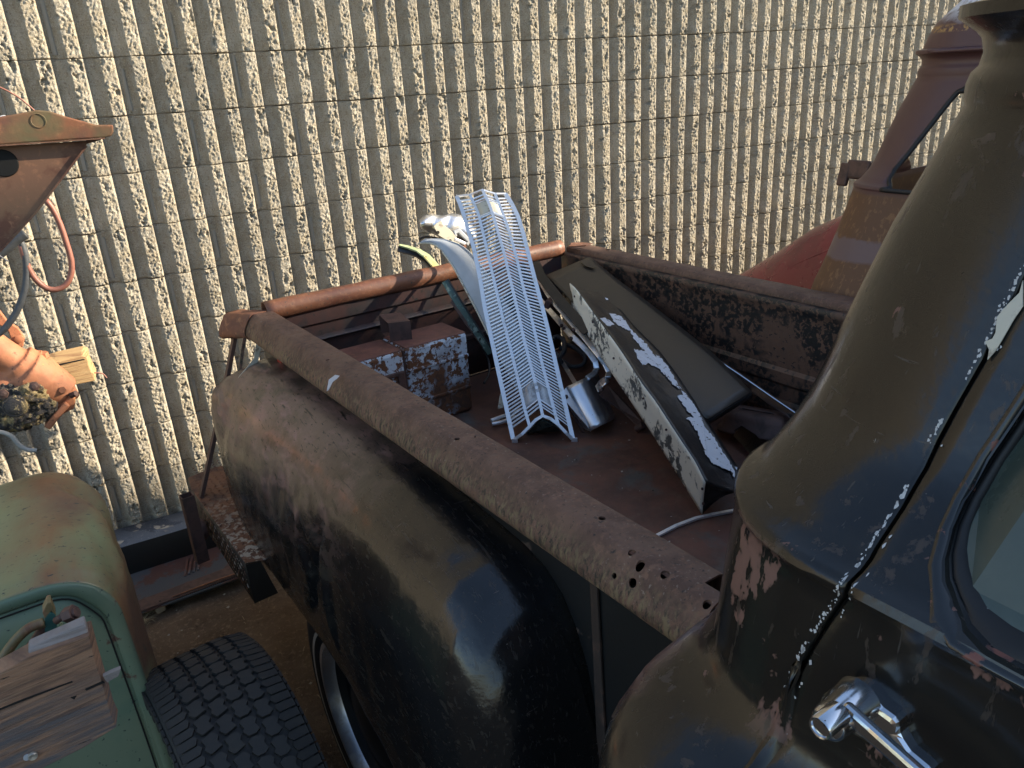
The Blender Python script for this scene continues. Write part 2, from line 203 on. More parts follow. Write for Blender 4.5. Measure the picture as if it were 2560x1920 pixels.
MT['purple'] = mat('mauve_primer_and_rust', (0.092, 0.043, 0.042), 0.42, layers=[((0.62, 0.64, 0.68), 0.45, ('z', 1.82, 1.86, 0.05, 20), ('noise', 40, 9, 0.36, 0.5, (.5, 1, 1))), ((0.38, 0.22, 0.08), 0.7, ('z', 1.795, 1.80), ('z', 1.82, 1.81), ('noise', 60, 6, 0.45, 0.52)),
    ((0.12, 0.056, 0.026), 0.6, ('z', 1.365, 1.355, 0.02, 9)), ((0.20, 0.105, 0.05), 0.75, ('z', 1.365, 1.345, 0.03, 9), ('noise', 70, 7, 0.54, 0.6, (1, 1, .4))),
    ((0.13, 0.085, 0.09), 0.4, ('z', 1.165, 1.175, 0.04, 14), ('z', 1.235, 1.225, 0.05, 30)), ((0.42, 0.36, 0.36), 0.7, ('noise', 130, 3, 0.76, 0.78))], bump=[(6, 0.1, 0.01)])
MT['purple_roof'] = mat('roof_worn_white', (0.105, 0.055, 0.055), 0.35, layers=[((0.55, 0.58, 0.64), 0.45, ('z', 1.80, 1.84, 0.06, 20), ('noise', 40, 9, 0.36, 0.5, (.5, 1, 1))), ((0.30, 0.16, 0.05), 0.7, ('z', 1.795, 1.785), ('noise', 60, 6, 0.5, 0.56))])
MT['red'] = mat('faded_red_paint', (0.19, 0.013, 0.028), 0.28, layers=[((0.45, 0.24, 0.2), 0.6, ('noise', 22, 8, 0.66, 0.70)), ((0.12, 0.014, 0.024), 0.25, ('noise', 3, 4, 0.45, 0.6)), ((0.6, 0.5, 0.42), 0.8, ('noise', 90, 4, 0.70, 0.72))], coat=0.3)
MT['bldg'] = mat('plain_block_building', (0.38, 0.33, 0.26), 0.9, bump=[(30, 0.4, 0.01)])
MT['straw'] = mat('dry_straw', (0.30, 0.23, 0.13), 0.8)
MT['screw'] = mat('zinc_screw', (0.5, 0.48, 0.42), 0.4, 0.7)
MT['red_lens'] = mat('red_lens', (0.35, 0.02, 0.015), 0.3)

# ------------------------------------------------------------------ helpers
def tag(o, label=None, cat=None, group=None, kind=None):
    if label: o['label'] = label
    if cat: o['category'] = cat
    if group: o['group'] = group
    if kind: o['kind'] = kind
    return o
def empty(name, loc, label=None, cat=None, group=None):
    o = bpy.data.objects.new(name, None); o.empty_display_size = 0.05; o.location = loc; COL.objects.link(o); return tag(o, label, cat, group)
def base(o):      # world location of an object by its parents
    p = Vector(o.location)
    while o.parent: o = o.parent; p += Vector(o.location)
    return p
def mesh(name, verts, faces, m, parent=None, smooth=True, loc=None, uv=None):
    """verts are world coordinates; the object sits at its own base point"""
    pb = base(parent) if parent else Vector((0, 0, 0))
    me = bpy.data.meshes.new(name)
    if parent: ob0 = pb
    else: ob0 = Vector(loc) if loc is not None else Vector((0, 0, 0))
    me.from_pydata([tuple(Vector(v) - ob0) for v in verts], [], faces); me.update()
    ms = m if isinstance(m, (list, tuple)) else [m]
    for k in ms: me.materials.append(MT[k] if isinstance(k, str) else k)
    if smooth: me.shade_smooth()
    o = bpy.data.objects.new(name, me); COL.objects.link(o)
    if parent: o.parent = parent
    else: o.location = ob0
    return o
def finish(o, solid=0.0, bevel=0.0, sub=0, auto=None, off=-1.0):
    if sub: k = o.modifiers.new('s', 'SUBSURF'); k.levels = sub; k.render_levels = sub
    if solid: k = o.modifiers.new('t', 'SOLIDIFY'); k.thickness = solid; k.offset = off
    if bevel: k = o.modifiers.new('b', 'BEVEL'); k.width = bevel; k.segments = 2; k.limit_method = 'ANGLE'; k.angle_limit = radians(35)
    if auto: sharp(o, auto)
    return o
def sharp(o, ang=35):
    me = o.data; bm = bmesh.new(); bm.from_mesh(me)
    for e in bm.edges:
        if len(e.link_faces) == 2 and e.calc_face_angle(0) > radians(ang): e.smooth = False
    bm.to_mesh(me); bm.free()
def grid(name, rows, m, parent=None, close=False, solid=0.0, smooth=True, loc=None, off=-1.0, auto=None, flip=False, bevel=0.0):
    n = len(rows[0]); vs = [p for r in rows for p in r]; fs = []
    for i in range(len(rows) - 1):
        for j in range(n - 1 if not close else n):
            a, b = i * n + j, i * n + (j + 1) % n
            f = (a, b, b + n, a + n); fs.append(f[::-1] if flip else f)
    o = mesh(name, vs, fs, m, parent, smooth, loc)
    return finish(o, solid=solid, off=off, auto=auto, bevel=bevel)
def boxm(name, c, s, m, parent=None, rot=None, bevel=0.002, loc=None):
    """box centred at c, size s, rotated by matrix rot"""
    R = rot or Matrix.Identity(3); vs = []
    for k in range(8):
        d = Vector(((k & 1) - .5, ((k >> 1) & 1) - .5, ((k >> 2) & 1) - .5))
        vs.append(Vector(c) + R @ Vector((d.x * s[0], d.y * s[1], d.z * s[2])))
    fs = [(0, 2, 3, 1), (4, 5, 7, 6), (0, 1, 5, 4), (2, 6, 7, 3), (0, 4, 6, 2), (1, 3, 7, 5)]
    o = mesh(name, vs, fs, m, parent, False, loc if loc is not None else (c if not parent else None))
    if bevel: finish(o, bevel=bevel)
    return o
def prism(name, pts, d, m, parent=None, bevel=0.0, loc=None, smooth=False):
    """polygon pts extruded by vector d"""
    n = len(pts); d = Vector(d); vs = [Vector(p) for p in pts] + [Vector(p) + d for p in pts]
    fs = [tuple(range(n))[::-1], tuple(range(n, 2 * n))] + [(i, (i + 1) % n, n + (i + 1) % n, n + i) for i in range(n)]
    o = mesh(name, vs, fs, m, parent, smooth, loc)
    bm = bmesh.new(); bm.from_mesh(o.data); bmesh.ops.recalc_face_normals(bm, faces=bm.faces); bm.to_mesh(o.data); bm.free()
    if bevel: finish(o, bevel=bevel)
    return o
def cat_rom(pts, n):
    P = [Vector(p) for p in pts]
    if len(P) == 2: return [P[0].lerp(P[1], i / n) for i in range(n + 1)]
    P = [P[0] * 2 - P[1]] + P + [P[-1] * 2 - P[-2]]; out = []
    segs = len(P) - 3; per = max(1, n // segs)
    for i in range(1, len(P) - 2):
        for k in range(per):
            t = k / per; a, b, c, d = P[i - 1], P[i], P[i + 1], P[i + 2]
            out.append(0.5 * ((2 * b) + (c - a) * t + (2 * a - 5 * b + 4 * c - d) * t * t + (3 * b - a - 3 * c + d) * t ** 3))
    out.append(P[-2]); return out
def tube(name, pts, r, m, parent=None, n=24, sides=8, smooth_path=True, cap=True, loc=None, flat=None):
    P = cat_rom(pts, n) if smooth_path else [Vector(p) for p in pts]
    rows = []; up = Vector((0, 0, 1)); prev = None
    for i, p in enumerate(P):
        t = (P[min(i + 1, len(P) - 1)] - P[max(i - 1, 0)]).normalized()
        if prev is None:
            a = t.cross(up)
            if a.length < 1e-3: a = t.cross(Vector((1, 0, 0)))
        else: a = prev - t * prev.dot(t)
        a.normalize(); b = t.cross(a); prev = a
        rr = r(i / (len(P) - 1)) if callable(r) else r
        rows.append([p + (a * cos(2 * pi * k / sides) + b * sin(2 * pi * k / sides) * (flat or 1)) * rr for k in range(sides)])
    vs = [q for row in rows for q in row]; fs = []
    for i in range(len(rows) - 1):
        for j in range(sides):
            a, b = i * sides + j, i * sides + (j + 1) % sides; fs.append((a, b, b + sides, a + sides))
    if cap: fs.append(tuple(range(sides))[::-1]); fs.append(tuple(range(len(vs) - sides, len(vs))))
    return mesh(name, vs, fs, m, parent, True, loc)
def bar(name, pts, w, h, m, parent=None, up=(0, 0, 1), n=1, smooth_path=False, loc=None, bevel=0.0, taper=None):
    """flat bar w wide, h thick swept along pts; w lies across 'up'"""
    P = cat_rom(pts, n) if smooth_path else [Vector(p) for p in pts]; rows = []; up = Vector(up)
    for i, p in enumerate(P):
        t = (P[min(i + 1, len(P) - 1)] - P[max(i - 1, 0)]).normalized(); a = t.cross(up).normalized(); b = a.cross(t).normalized()
        ww = w * (taper(i / (len(P) - 1)) if taper else 1)
        rows.append([p - a * ww / 2 - b * h / 2, p + a * ww / 2 - b * h / 2, p + a * ww / 2 + b * h / 2, p - a * ww / 2 + b * h / 2])
    vs = [q for row in rows for q in row]; fs = []
    for i in range(len(rows) - 1):
        for j in range(4):
            a, b = i * 4 + j, i * 4 + (j + 1) % 4; fs.append((a, b, b + 4, a + 4))
    fs.append((3, 2, 1, 0)); fs.append(tuple(range(len(vs) - 4, len(vs))))
    o = mesh(name, vs, fs, m, parent, False, loc)
    if bevel: finish(o, bevel=bevel)
    return o
def cyl(name, c, ax, r, h, m, parent=None, n=24, loc=None, bevel=0.0, r2=None):
    ax = Vector(ax).normalized(); a = ax.cross(Vector((0, 0, 1)))
    if a.length < 1e-3: a = Vector((1, 0, 0))
    a.normalize(); b = ax.cross(a); c = Vector(c); r2 = r if r2 is None else r2
    vs = [c - ax * h / 2 + (a * cos(2 * pi * k / n) + b * sin(2 * pi * k / n)) * r for k in range(n)] + [c + ax * h / 2 + (a * cos(2 * pi * k / n) + b * sin(2 * pi * k / n)) * r2 for k in range(n)]
    fs = [tuple(range(n)), tuple(range(n, 2 * n))[::-1]] + [(k, n + k, n + (k + 1) % n, (k + 1) % n) for k in range(n)]
    o = mesh(name, vs, fs, m, parent, n > 8, loc)
    bm = bmesh.new(); bm.from_mesh(o.data); bmesh.ops.recalc_face_normals(bm, faces=bm.faces); bm.to_mesh(o.data); bm.free()
    sharp(o, 40)
    if bevel: finish(o, bevel=bevel)
    return o
def lathe(name, c, ax, prof, m, parent=None, n=48, loc=None):
    """prof: (radius, along) pairs, closed loop or open line"""
    ax = Vector(ax).normalized(); a = ax.cross(Vector((0, 0, 1))); a.normalize(); b = ax.cross(a); c = Vector(c)
    rows = [[c + ax * h + (a * cos(2 * pi * k / n) + b * sin(2 * pi * k / n)) * r for k in range(n)] for r, h in prof]
    return grid(name, rows, m, parent, close=True, loc=loc, auto=40)
def boolean(o, cutters, solver='EXACT'):
    """cut the cutters out of o, baked, cutters removed"""
    for c in cutters:
        k = o.modifiers.new('x', 'BOOLEAN'); k.operation = 'DIFFERENCE'; k.object = c; k.solver = solver
    dg = bpy.context.evaluated_depsgraph_get(); ev = o.evaluated_get(dg)
    me = bpy.data.meshes.new_from_object(ev)
    if len(me.polygons) < 10:
        for k in o.modifiers:
            if k.type == 'BOOLEAN': k.solver = 'FAST'
        dg = bpy.context.evaluated_depsgraph_get(); me = bpy.data.meshes.new_from_object(o.evaluated_get(dg))
    o.modifiers.clear(); o.data = me
    for c in cutters: bpy.data.objects.remove(c)
    return o
def joinm(name, objs, m=None):
    """merge loose helper meshes (all unparented, world space) into the first"""
    vs = []; fs = []
    for o in objs:
        n = len(vs); vs += [o.matrix_world @ v.co if False else Vector(o.location) + v.co for v in o.data.vertices]; fs += [tuple(i + n for i in p.vertices) for p in o.data.polygons]
    for o in objs: bpy.data.objects.remove(o)
    return vs, fs
def ss(a, b, x): t = max(0, min(1, (x - a) / (b - a))); return t * t * (3 - 2 * t)
def interp(tab, x, k=1):
    if x <= tab[0][0]: return tab[0][k]
    for a, b in zip(tab, tab[1:]):
        if x <= b[0]: return a[k] + (b[k] - a[k]) * (x - a[0]) / (b[0] - a[0])
    return tab[-1][k]

# ================================================================== GROUND
def ground():
    xs = sorted(set([-60, -25, -10, -4, -2] + [round(-1.2 + i * .035, 3) for i in range(80)] + [2.2, 4, 8, 14, 30, 60])); ys = sorted(set([-60, -25, -10, -3, 0] + [round(.8 + i * .035, 3) for i in range(74)] + [3.6, 5, 20, 60]))
    rows = []
    for y in ys:
        r = []
        for x in xs:
            z = GZ
            if -1.3 < x < 1.8 and .7 < y < 3.45:
                z += 0.022 * noise.fractal(Vector((x * 3, y * 3, 0)), 0.8, 2.1, 5) + 0.02 * noise.noise(Vector((x * 9, y * 9, 4))) * ss(.15, .5, x)
            r.append(Vector((x, y, z)))
        rows.append(r)
    return tag(grid('ground', rows, 'dirt'), kind='structure')
ground()

# ================================================================== BLOCK WALL
WY = 3.3366; PITCH = 0.1016; RH = 0.2032; Z0 = 1.902; XR0 = 0.0865
DEPTH = 0.034
def block_mesh(seed, kx=1.0, nz=50, seg=14):
    """one fluted split-faced block, 4 ribs wide; origin at its lower left front corner, face at y=0"""
    W = 4 * PITCH; H = RH; g = 0.0
    cols = []      # (x, depth, rough)
    for r in range(4):
        x = r * PITCH
        f = 0.0175        # half groove floor
        cols += [(x + (g if r == 0 else 0), DEPTH, 0)] if r == 0 else []
        cols += [(x + f, DEPTH, 0)]
        cols += [(x + f + 0.0135, 0.002, 0.35)]
        for k in range(1, seg): cols += [(x + f + 0.0135 + 0.046 * k / seg, 0, 1)]
        cols += [(x + f + 0.0135 + 0.047, 0.001, 0.12)]
        cols += [(x + f + 0.0135 + 0.047 + 0.0075, DEPTH, 0)]
        if r == 3: cols += [(x + PITCH - g, DEPTH, 0)]
    vs = []; fs = []; n = len(cols)
    tilt = [random.uniform(-.003, .003) for _ in range(4)]
    for j in range(nz + 1):
        z = g + (H - 2 * g) * j / nz
        e = min(j, nz - j)
        for (x, d, rg) in cols:
            r = int(x / PITCH - 1e-6)
            p = Vector((x * 38 + seed * 17.3, z * 30, seed * 5.1))
            big = noise.fractal(p * .5, 0.6, 2.0, 3); fine = noise.fractal(p * 3.4, 0.5, 2.0, 3)
            y = d; xx = x
            if rg >= 1:
                pit = max(0, noise.fractal(p * 1.05 + Vector((9, 9, 9)), .55, 2.1, 4) - .34) * 0.020
                y += -0.0020 * big - 0.0040 * fine + pit + tilt[r] * (z / H - .5)
                xx += 0.0012 * noise.noise(p * 3)
            elif rg > 0:
                xx += 0.0075 * rg * noise.fractal(p * 1.1 + Vector((3, 0, 0)), .7, 2, 4); y += 0.008 * rg * abs(noise.noise(p * 1.7))
            else: y += 0.0006 * noise.noise(p * 2)
            if e == 0: y += 0.0016; z = z + (1 if j == 0 else -1) * abs(noise.noise(Vector((x * 45, seed * 3.3, j)))) * .0003
            vs.append((xx, y, z))
    for j in range(nz):
        for i in range(n - 1): a = j * n + i; fs.append((a, a + 1, a + 1 + n, a + n))
    # shut the block: lower and upper returns into the wall
    b0 = len(vs)
    for i in range(n): vs.append((cols[i][0], DEPTH + .02, g))
    for i in range(n): vs.append((cols[i][0], DEPTH + .02, H - g))
    for i in range(n - 1): fs.append((b0 + i, b0 + i + 1, i + 1, i)); a = nz * n + i; fs.append((a, a + 1, b0 + n + i + 1, b0 + n + i))
    me = bpy.data.meshes.new('block'); me.from_pydata(vs, [], fs); me.materials.append(MT['block']); me.shade_smooth(); me.update()
    return me
wall = empty('block_wall', (0, WY, GZ), 'tall tan wall of fluted split faced concrete blocks behind the trucks', 'wall')
VAR = [block_mesh(s) for s in range(22)]
def course_x(k):         # left end of block 0 of course k (k=0: the course just below Z0)
    return XR0 + (2 if k % 2 == 0 else 0) * PITCH + 0.0265 - 4 * PITCH * 0
nb = 0; extra_v = []; extra_f = []
rr = random.Random(3)
def plain_block(x, z, wide, high):
    """coarse ribs for the wall out of the picture"""
    for r in range(int(round(wide / PITCH))):
        xx = x + r * PITCH
        prof = [(0, DEPTH), (.0175, DEPTH), (.031, 0), (.078, 0), (.0855, DEPTH), (PITCH, DEPTH)]
        n = len(extra_v)
        for (a, d) in prof: extra_v.append((xx + a, WY + d, z)); extra_v.append((xx + a, WY + d, z + high - .002))
        for i in range(len(prof) - 1): extra_f.append((n + 2 * i, n + 2 * i + 2, n + 2 * i + 3, n + 2 * i + 1))
for k in range(-2, 10):
    z = Z0 - (k + 1) * RH
    x = course_x(k) - 4 * PITCH * 5
    i = 0
    while x < 8.2:
        if x + 4 * PITCH > -1.75 and x < 7.6 and nb < 300:
            o = bpy.data.objects.new('concrete_block', rr.choice(VAR)); COL.objects.link(o); o.parent = wall
            o.location = (x + rr.uniform(-.0012, .0012), 0.0 + rr.uniform(-.0022, .0022), z - GZ + rr.uniform(-.0007, .0007)); o.rotation_euler = (0, rr.uniform(-.0018, .0018), 0); nb += 1
        x += 4 * PITCH
for z, h in ((Z0 + 2 * RH, 2.4),): plain_block(-8, z, PITCH * 220, h)
plain_block(-8, GZ, PITCH * 60, Z0 + 2 * RH - GZ - .004)
plain_block(7.9, GZ, PITCH * 60, Z0 + 2 * RH - GZ - .004)
tag(mesh('upper_blocks', extra_v, extra_f, 'block', wall, False), kind='stuff')
mesh('mortar_backing', [(-9, WY + DEPTH + .004, GZ - .2), (14.5, WY + DEPTH + .004, GZ - .2), (14.5, WY + DEPTH + .004, 4.7), (-9, WY + DEPTH + .004, 4.7),
                        (-9, WY + .25, GZ - .2), (14.5, WY + .25, GZ - .2), (14.5, WY + .25, 4.7), (-9, WY + .25, 4.7)],
     [(0, 1, 2, 3), (5, 4, 7, 6), (3, 2, 6, 7), (0, 3, 7, 4), (2, 1, 5, 6)], 'block_joint', wall, False)
# pale mortar strips standing in the vertical joints
vs = []; fs = []
for k in range(-2, 10):
    z = Z0 - (k + 1) * RH; x = course_x(k) - 4 * PITCH * 5
    while x < 7.7:
        if x > -1.8:
            n = len(vs); wv = .005 + .004 * rr.random(); zt0 = rr.uniform(.004, .05); zt1 = RH - rr.uniform(.004, .06)
            for a, b in ((-wv, .0), (-wv * .6, -.0022), (wv * .6, -.0026), (wv, .0)):
                for zz in (zt0, zt1): vs.append((x + a + rr.uniform(-.001, .001), WY + DEPTH + b, z + zz))
            for i in range(3): fs.append((n + 2 * i, n + 2 * i + 2, n + 2 * i + 3, n + 2 * i + 1))
        x += 4 * PITCH
MT['joint_strip'] = mat('struck_joint', (0.29, 0.275, 0.24), 0.9, bump=[(90, .5, .003, (1, 1, .2))], spec=0.2)
tag(mesh('mortar_joints', vs, fs, 'joint_strip', wall, False), kind='stuff')

# ================================================================== BUILDING BEHIND (keeps the low sun off the near half of the yard)
KS = tan(radians(SUN_EL)) / cos(radians(SUN_AZ))      # fall of the shadow edge per metre of y
BY = -5.0; BZ = 1.09 + KS * (2.50 - BY)
bl = empty('storage_building', (20, BY - 2, GZ), 'plain block building standing across the yard to the right behind the viewer', 'building')
prism('wall', [(8.5, BY, GZ), (42, BY, GZ), (42, BY, BZ), (8.5, BY, BZ)], (0, -6, 0), 'bldg', bl)

# ================================================================== CABS
def side_prof(z):
    """(lateral of the cab side, rearward limit) by height, black truck frame"""
    tab = [(0.30, -.40, -1.03), (0.9, -.44, -1.03), (1.10, -.448, -1.025), (1.16, -.447, -1.027), (1.195, -.438, -1.03), (1.215, -.420, -1.034), (1.228, -.385, -1.039), (1.240, -.342, -1.044), (1.262, -.320, -1.049),
           (1.30, -.315, -1.05), (1.35, -.308, -1.05), (1.398, -.300, -1.05), (1.405, -.303, -1.049), (1.411, -.300, -1.05), (1.415, -.286, -1.054), (1.420, -.276, -1.056), (1.426, -.270, -1.058), (1.445, -.240, -1.059), (1.47, -.215, -1.06), (1.55, -.177, -1.07), (1.61, -.150, -1.08), (1.69, -.120, -1.104),
           (1.706, -.112, -1.108), (1.711, -.113, -1.107), (1.722, -.113, -1.107), (1.731, -.111, -1.109), (1.736, -.106, -1.112), (1.746, -.104, -1.113), (1.757, -.106, -1.111), (1.762, -.110, -1.108), (1.772, -.122, -1.098), (1.781, -.122, -1.098), (1.785, -.105, -1.11),
           (1.81, -.085, -1.125), (1.84, -.02, -1.17), (1.865, .08, -1.25), (1.885, .25, -1.38)]
    return interp(tab, z, 1), interp(tab, z, 2)
ZROWS = [.30, .6, .85, 1.0, 1.08, 1.12, 1.15, 1.175, 1.195, 1.206, 1.215, 1.222, 1.228, 1.234, 1.240, 1.250, 1.262, 1.28, 1.30, 1.325, 1.35, 1.37, 1.385, 1.398, 1.4015, 1.405, 1.408, 1.411, 1.413, 1.415, 1.4175, 1.42, 1.426, 1.433, 1.445, 1.458, 1.47, 1.49, 1.51, 1.55, 1.58, 1.61, 1.65, 1.69,
         1.706, 1.711, 1.716, 1.722, 1.727, 1.731, 1.736, 1.746, 1.757, 1.762, 1.767, 1.772, 1.777, 1.781, 1.785, 1.797, 1.81, 1.825, 1.84, 1.853, 1.865, 1.875, 1.885]
def hit_side(px, py, guess=-.25):
    lat = guess
    for _ in range(60):
        p = onv(px, py, lat); l, u = side_prof(p.z); lat = lat * .6 + l * .4
    t = TL(onv(px, py, lat)); return t
SEAMPX = [(2590, 640), (2540, 745), (2470, 880), (2400, 1000), (2330, 1130), (2260, 1260), (2200, 1355), (2155, 1425), (2112, 1495), (2066, 1560), (2010, 1650), (1982, 1722), (1965, 1790), (1950, 1832), (1925, 1868), (1895, 1912)]
SEAM = sorted([(h[2], h[1]) for h in (hit_side(*p) for p in SEAMPX)])
# keep the seam a clean function of height
SEAM = [SEAM[0]] + [b for a, b in zip(SEAM, SEAM[1:]) if b[0] - a[0] > .002]
SEAM = [(.2, SEAM[0][1] + .03)] + SEAM + [(1.72, SEAM[-1][1] - .0), (2.0, SEAM[-1][1])]
def seam_u(z): return interp(SEAM, z)
def rcorner(z): return .15 if z < 1.8 else .15 + (z - 1.8) * 1.5
def soft_prof(z):
    l, u = side_prof(z if z < 1.36 or z > 1.47 else 1.36 + (z - 1.36) * 1.0)
    if 1.10 < z < 1.39: t = (z - 1.10) / .29; l = -.448 + (.448 - .302) * (t ** .75); u = -1.025 + (-1.05 + 1.025) * t
    return l, u
def cab(root, TT, paint, roofmat, seam=True, wid=1.25, front=-2.35, hole=None, prof=side_prof):
    """cab shell swept round its plan outline; TT maps (lat, rearward, z) to the world"""
    rows = []; par = []
    zrows = ZROWS
    if hole:
        zrows = []
        for a, b in zip(ZROWS, ZROWS[1:]):
            k = max(1, int((b - a) / .012)) if 1.37 < a < 1.70 else 1
            zrows += [a + (b - a) * i / k for i in range(k)]
        zrows.append(ZROWS[-1])
    for z in zrows:
        l, ur = prof(z); r = min(rcorner(z), (wid / 2 - l) * .9); a = seam_u(z) if seam else front
        pts = []
        if seam: pts += [(l + .022, a + .0016), (l + .0018, a + .0015), (l, a + .0034)]
        else: pts += [(l, front)]
        m = 10 if seam else 90
        for i in range(1, m + 1): pts.append((l, a + .0034 + (ur - r - a - .0034) * i / m))
        for i in range(1, 12): t = i / 12 * pi / 2; pts.append((l + r - r * cos(t), ur - r + r * sin(t)))
        nb_ = 60 if hole else 16
        for i in range(0, nb_ + 1): pts.append((l + r + (wid - 2 * l - 2 * r) * i / nb_, ur))
        for i in range(1, 12): t = i / 12 * pi / 2; pts.append((wid - l - r + r * sin(t), ur - r + r * cos(t)))
        nf_ = 90 if hole else 11
        for i in range(0, nf_ + 1): pts.append((wid - l, ur - r + (front - ur + r) * i / nf_))
        rows.append([TT(x, u, z) for x, u in pts]); par.append([(x, u, z) for x, u in pts])
    if hole:
        n = len(rows[0]); vs = [p for r in rows for p in r]; P = [p for r in par for p in r]; fs = []; gone = set(); keep = set()
        def inside(q, poly):
            c = False
            for i in range(len(poly)):
                (x1, y1), (x2, y2) = poly[i - 1], poly[i]
                if (y1 > q[1]) != (y2 > q[1]) and q[0] < (x2 - x1) * (q[1] - y1) / (y2 - y1) + x1: c = not c
            return c
        def which(p):      # side window or rear window, and its flat coordinates
            l, ur = prof(p[2])
            if p[0] < l + .02: return 0, (p[1], p[2])
            if p[0] > wid - l - .02: return 1, (p[1], p[2])
            if p[1] > ur - .004: return 2, (p[0], p[2])
            return 3, (9, 9)
        for i in range(len(rows) - 1):
            for j in range(n - 1):
                f = (i * n + j, i * n + j + 1, (i + 1) * n + j + 1, (i + 1) * n + j)
                c = tuple(sum(P[k][q] for k in f) / 4 for q in range(3)); w_, q = which(c)
                if w_ < 3 and inside(q, hole[0] if w_ < 2 else hole[1]): gone.update(f)
                else: fs.append(f[::-1]); keep.update(f)
        for k in gone & keep:
            w_, q = which(P[k]); poly = hole[0] if w_ < 2 else hole[1]; best = None
            for i in range(len(poly)):
                a_, b_ = Vector(poly[i - 1]), Vector(poly[i]); d_ = b_ - a_; t = max(0, min(1, (Vector(q) - a_).dot(d_) / max(d_.length_squared, 1e-9))); c = a_ + d_ * t; e = (c - Vector(q)).length
                if best is None or e < best[0]: best = (e, c)
            c = best[1]; l, ur = prof(c[1])
            if w_ == 0: vs[k] = TT(l, c[0], c[1])
            elif w_ == 1: vs[k] = TT(wid - l, c[0], c[1])
            elif w_ == 2: vs[k] = TT(c[0], ur, c[1])
        b = mesh('cab_body', vs, fs, paint, root); finish(b, solid=.006, off=-1, auto=50)
    else: b = grid('cab_body', rows, paint, root, solid=.004, off=-1, auto=50, flip=True)
    # roof skin
    rr_ = []
    z = 1.885
    for i in range(9):
        f = i / 8; l, ur = side_prof(1.885); r = rcorner(z) * (1 - f * .9)
        L2 = l + (wid / 2 - l) * f * .98; U2 = ur + (-1.75 - ur) * f; pts = []
        hh = 1.885 + .03 * (1 - (1 - f) ** 2)
        pts.append((L2, -2.3))
        for k in range(0, 9): t = k / 8 * pi / 2; pts.append((L2 + r * (1 - cos(t)), U2 - r + r * sin(t)))
        for k in range(0, 9): t = k / 8 * pi / 2; pts.append((wid - L2 - r + r * sin(t), U2 - r + r * cos(t)))
        pts.append((wid - L2, -2.3))
        rr_.append([TT(x, u, hh) for x, u in pts])
    grid('roof', rr_, roofmat or paint, root, solid=.003)
    return b
def T2(lat, u, z): return T(lat, u, z)
truck = empty('black_pickup_truck', T(.62, 0, GZ), 'black and rust old stepside pickup with junk parts piled in its bed', 'pickup truck')
cab(truck, T2, 'cab_paint', None)
# ---- door with its window hole
ZD = [z for z in ZROWS if z <= 1.70]
def dgrid(us, zr):
    rows = []
    for z in zr:
        l, ur = side_prof(z); a = seam_u(z); r = [T2(l + .022, a - .0016, z), T2(l + .0018, a - .0015, z), T2(l, a - .0034, z)]
        for f in us: r.append(T2(l, a - .0034 + (-2.2 - a) * f, z))
        rows.append(r)
    return rows
zr = []
for a, b in zip(ZD, ZD[1:]):
    k = max(1, int((b - a) / .02)) if a > 1.43 else 1
    zr += [a + (b - a) * i / k for i in range(k)]
door = grid('door', dgrid([(i / 40) ** 1.25 for i in range(1, 41)], zr + [1.70]), 'cab_paint', truck, solid=.012, off=-1, auto=50, flip=False)
# window outline on the side surface from the photo, then run forward
WPX = [(2545, 1080), (2490, 1160), (2430, 1262), (2402, 1325), (2388, 1390), (2390, 1440), (2405, 1490), (2440, 1545), (2500, 1595), (2580, 1640)]
W2 = [hit_side(*p)[1:] for p in WPX]     # (u, z)
ztop = 1.66
wout = [(W2[0][0] - .012, ztop)] + W2 + [(-2.02, W2[-1][1] - .004), (-2.05, W2[-1][1] + .02), (-1.86, ztop)]
wout = [(W2[0][0] - .06, ztop), (W2[0][0] - .03, ztop - .015)] + W2 + [(-2.02, W2[-1][1] - .004), (-2.06, W2[-1][1] + .02), (-1.88, ztop - .02), (-1.90, ztop)]
def outl(grow, dl):
    cu = sum(a for a, b in wout) / len(wout); cz = sum(b for a, b in wout) / len(wout); n = len(wout); o = []
    for i, (u, z) in enumerate(wout):
        a = Vector(wout[i - 1]); b = Vector(wout[(i + 1) % n]); t = (b - a).normalized(); nn = Vector((t.y, -t.x))
        if nn.dot(Vector((u - cu, z - cz))) < 0: nn = -nn
        u2, z2 = u + nn.x * grow, z + nn.y * grow; o.append(T2(side_prof(z2)[0] + dl, u2, z2))
    return o
cut = prism('cut', [p - V * .08 for p in outl(.005, 0)], V * .2, 'dark')
boolean(door, [cut])
sharp(door, 45)
def ring(name, outs, m, parent):
    n = len(outs[0]); vs = [p for r in outs for p in r]; fs = []
    for i in range(len(outs) - 1):
        for j in range(n): a, b = i * n + j, i * n + (j + 1) % n; fs.append((a, b, b + n, a + n))
    return mesh(name, vs, fs, m, parent)
MT['door_reveal'] = mat('door_reveal', (0.012, 0.013, 0.014), 0.25, layers=[((0.16, 0.06, 0.045), 0.8, ('noise', 34, 7, 0.58, 0.62))], coat=.3)
ring('window_frame', [outl(.013, -.0008), outl(.011, -.003), outl(.008, -.003), outl(.006, .001), outl(.0045, .008), outl(.003, .014)], 'door_reveal', door)
ring('window_rubber', [outl(.0045, .009), outl(.003, .006), outl(.0005, .006), outl(-.0015, .009), outl(-.002, .012)], 'seal', door)
gl = outl(0, .0115); mesh('window_glass', gl + [p + V * .004 for p in gl], [tuple(range(len(gl)))[::-1], tuple(range(len(gl), 2 * len(gl)))], 'glass', door, False)
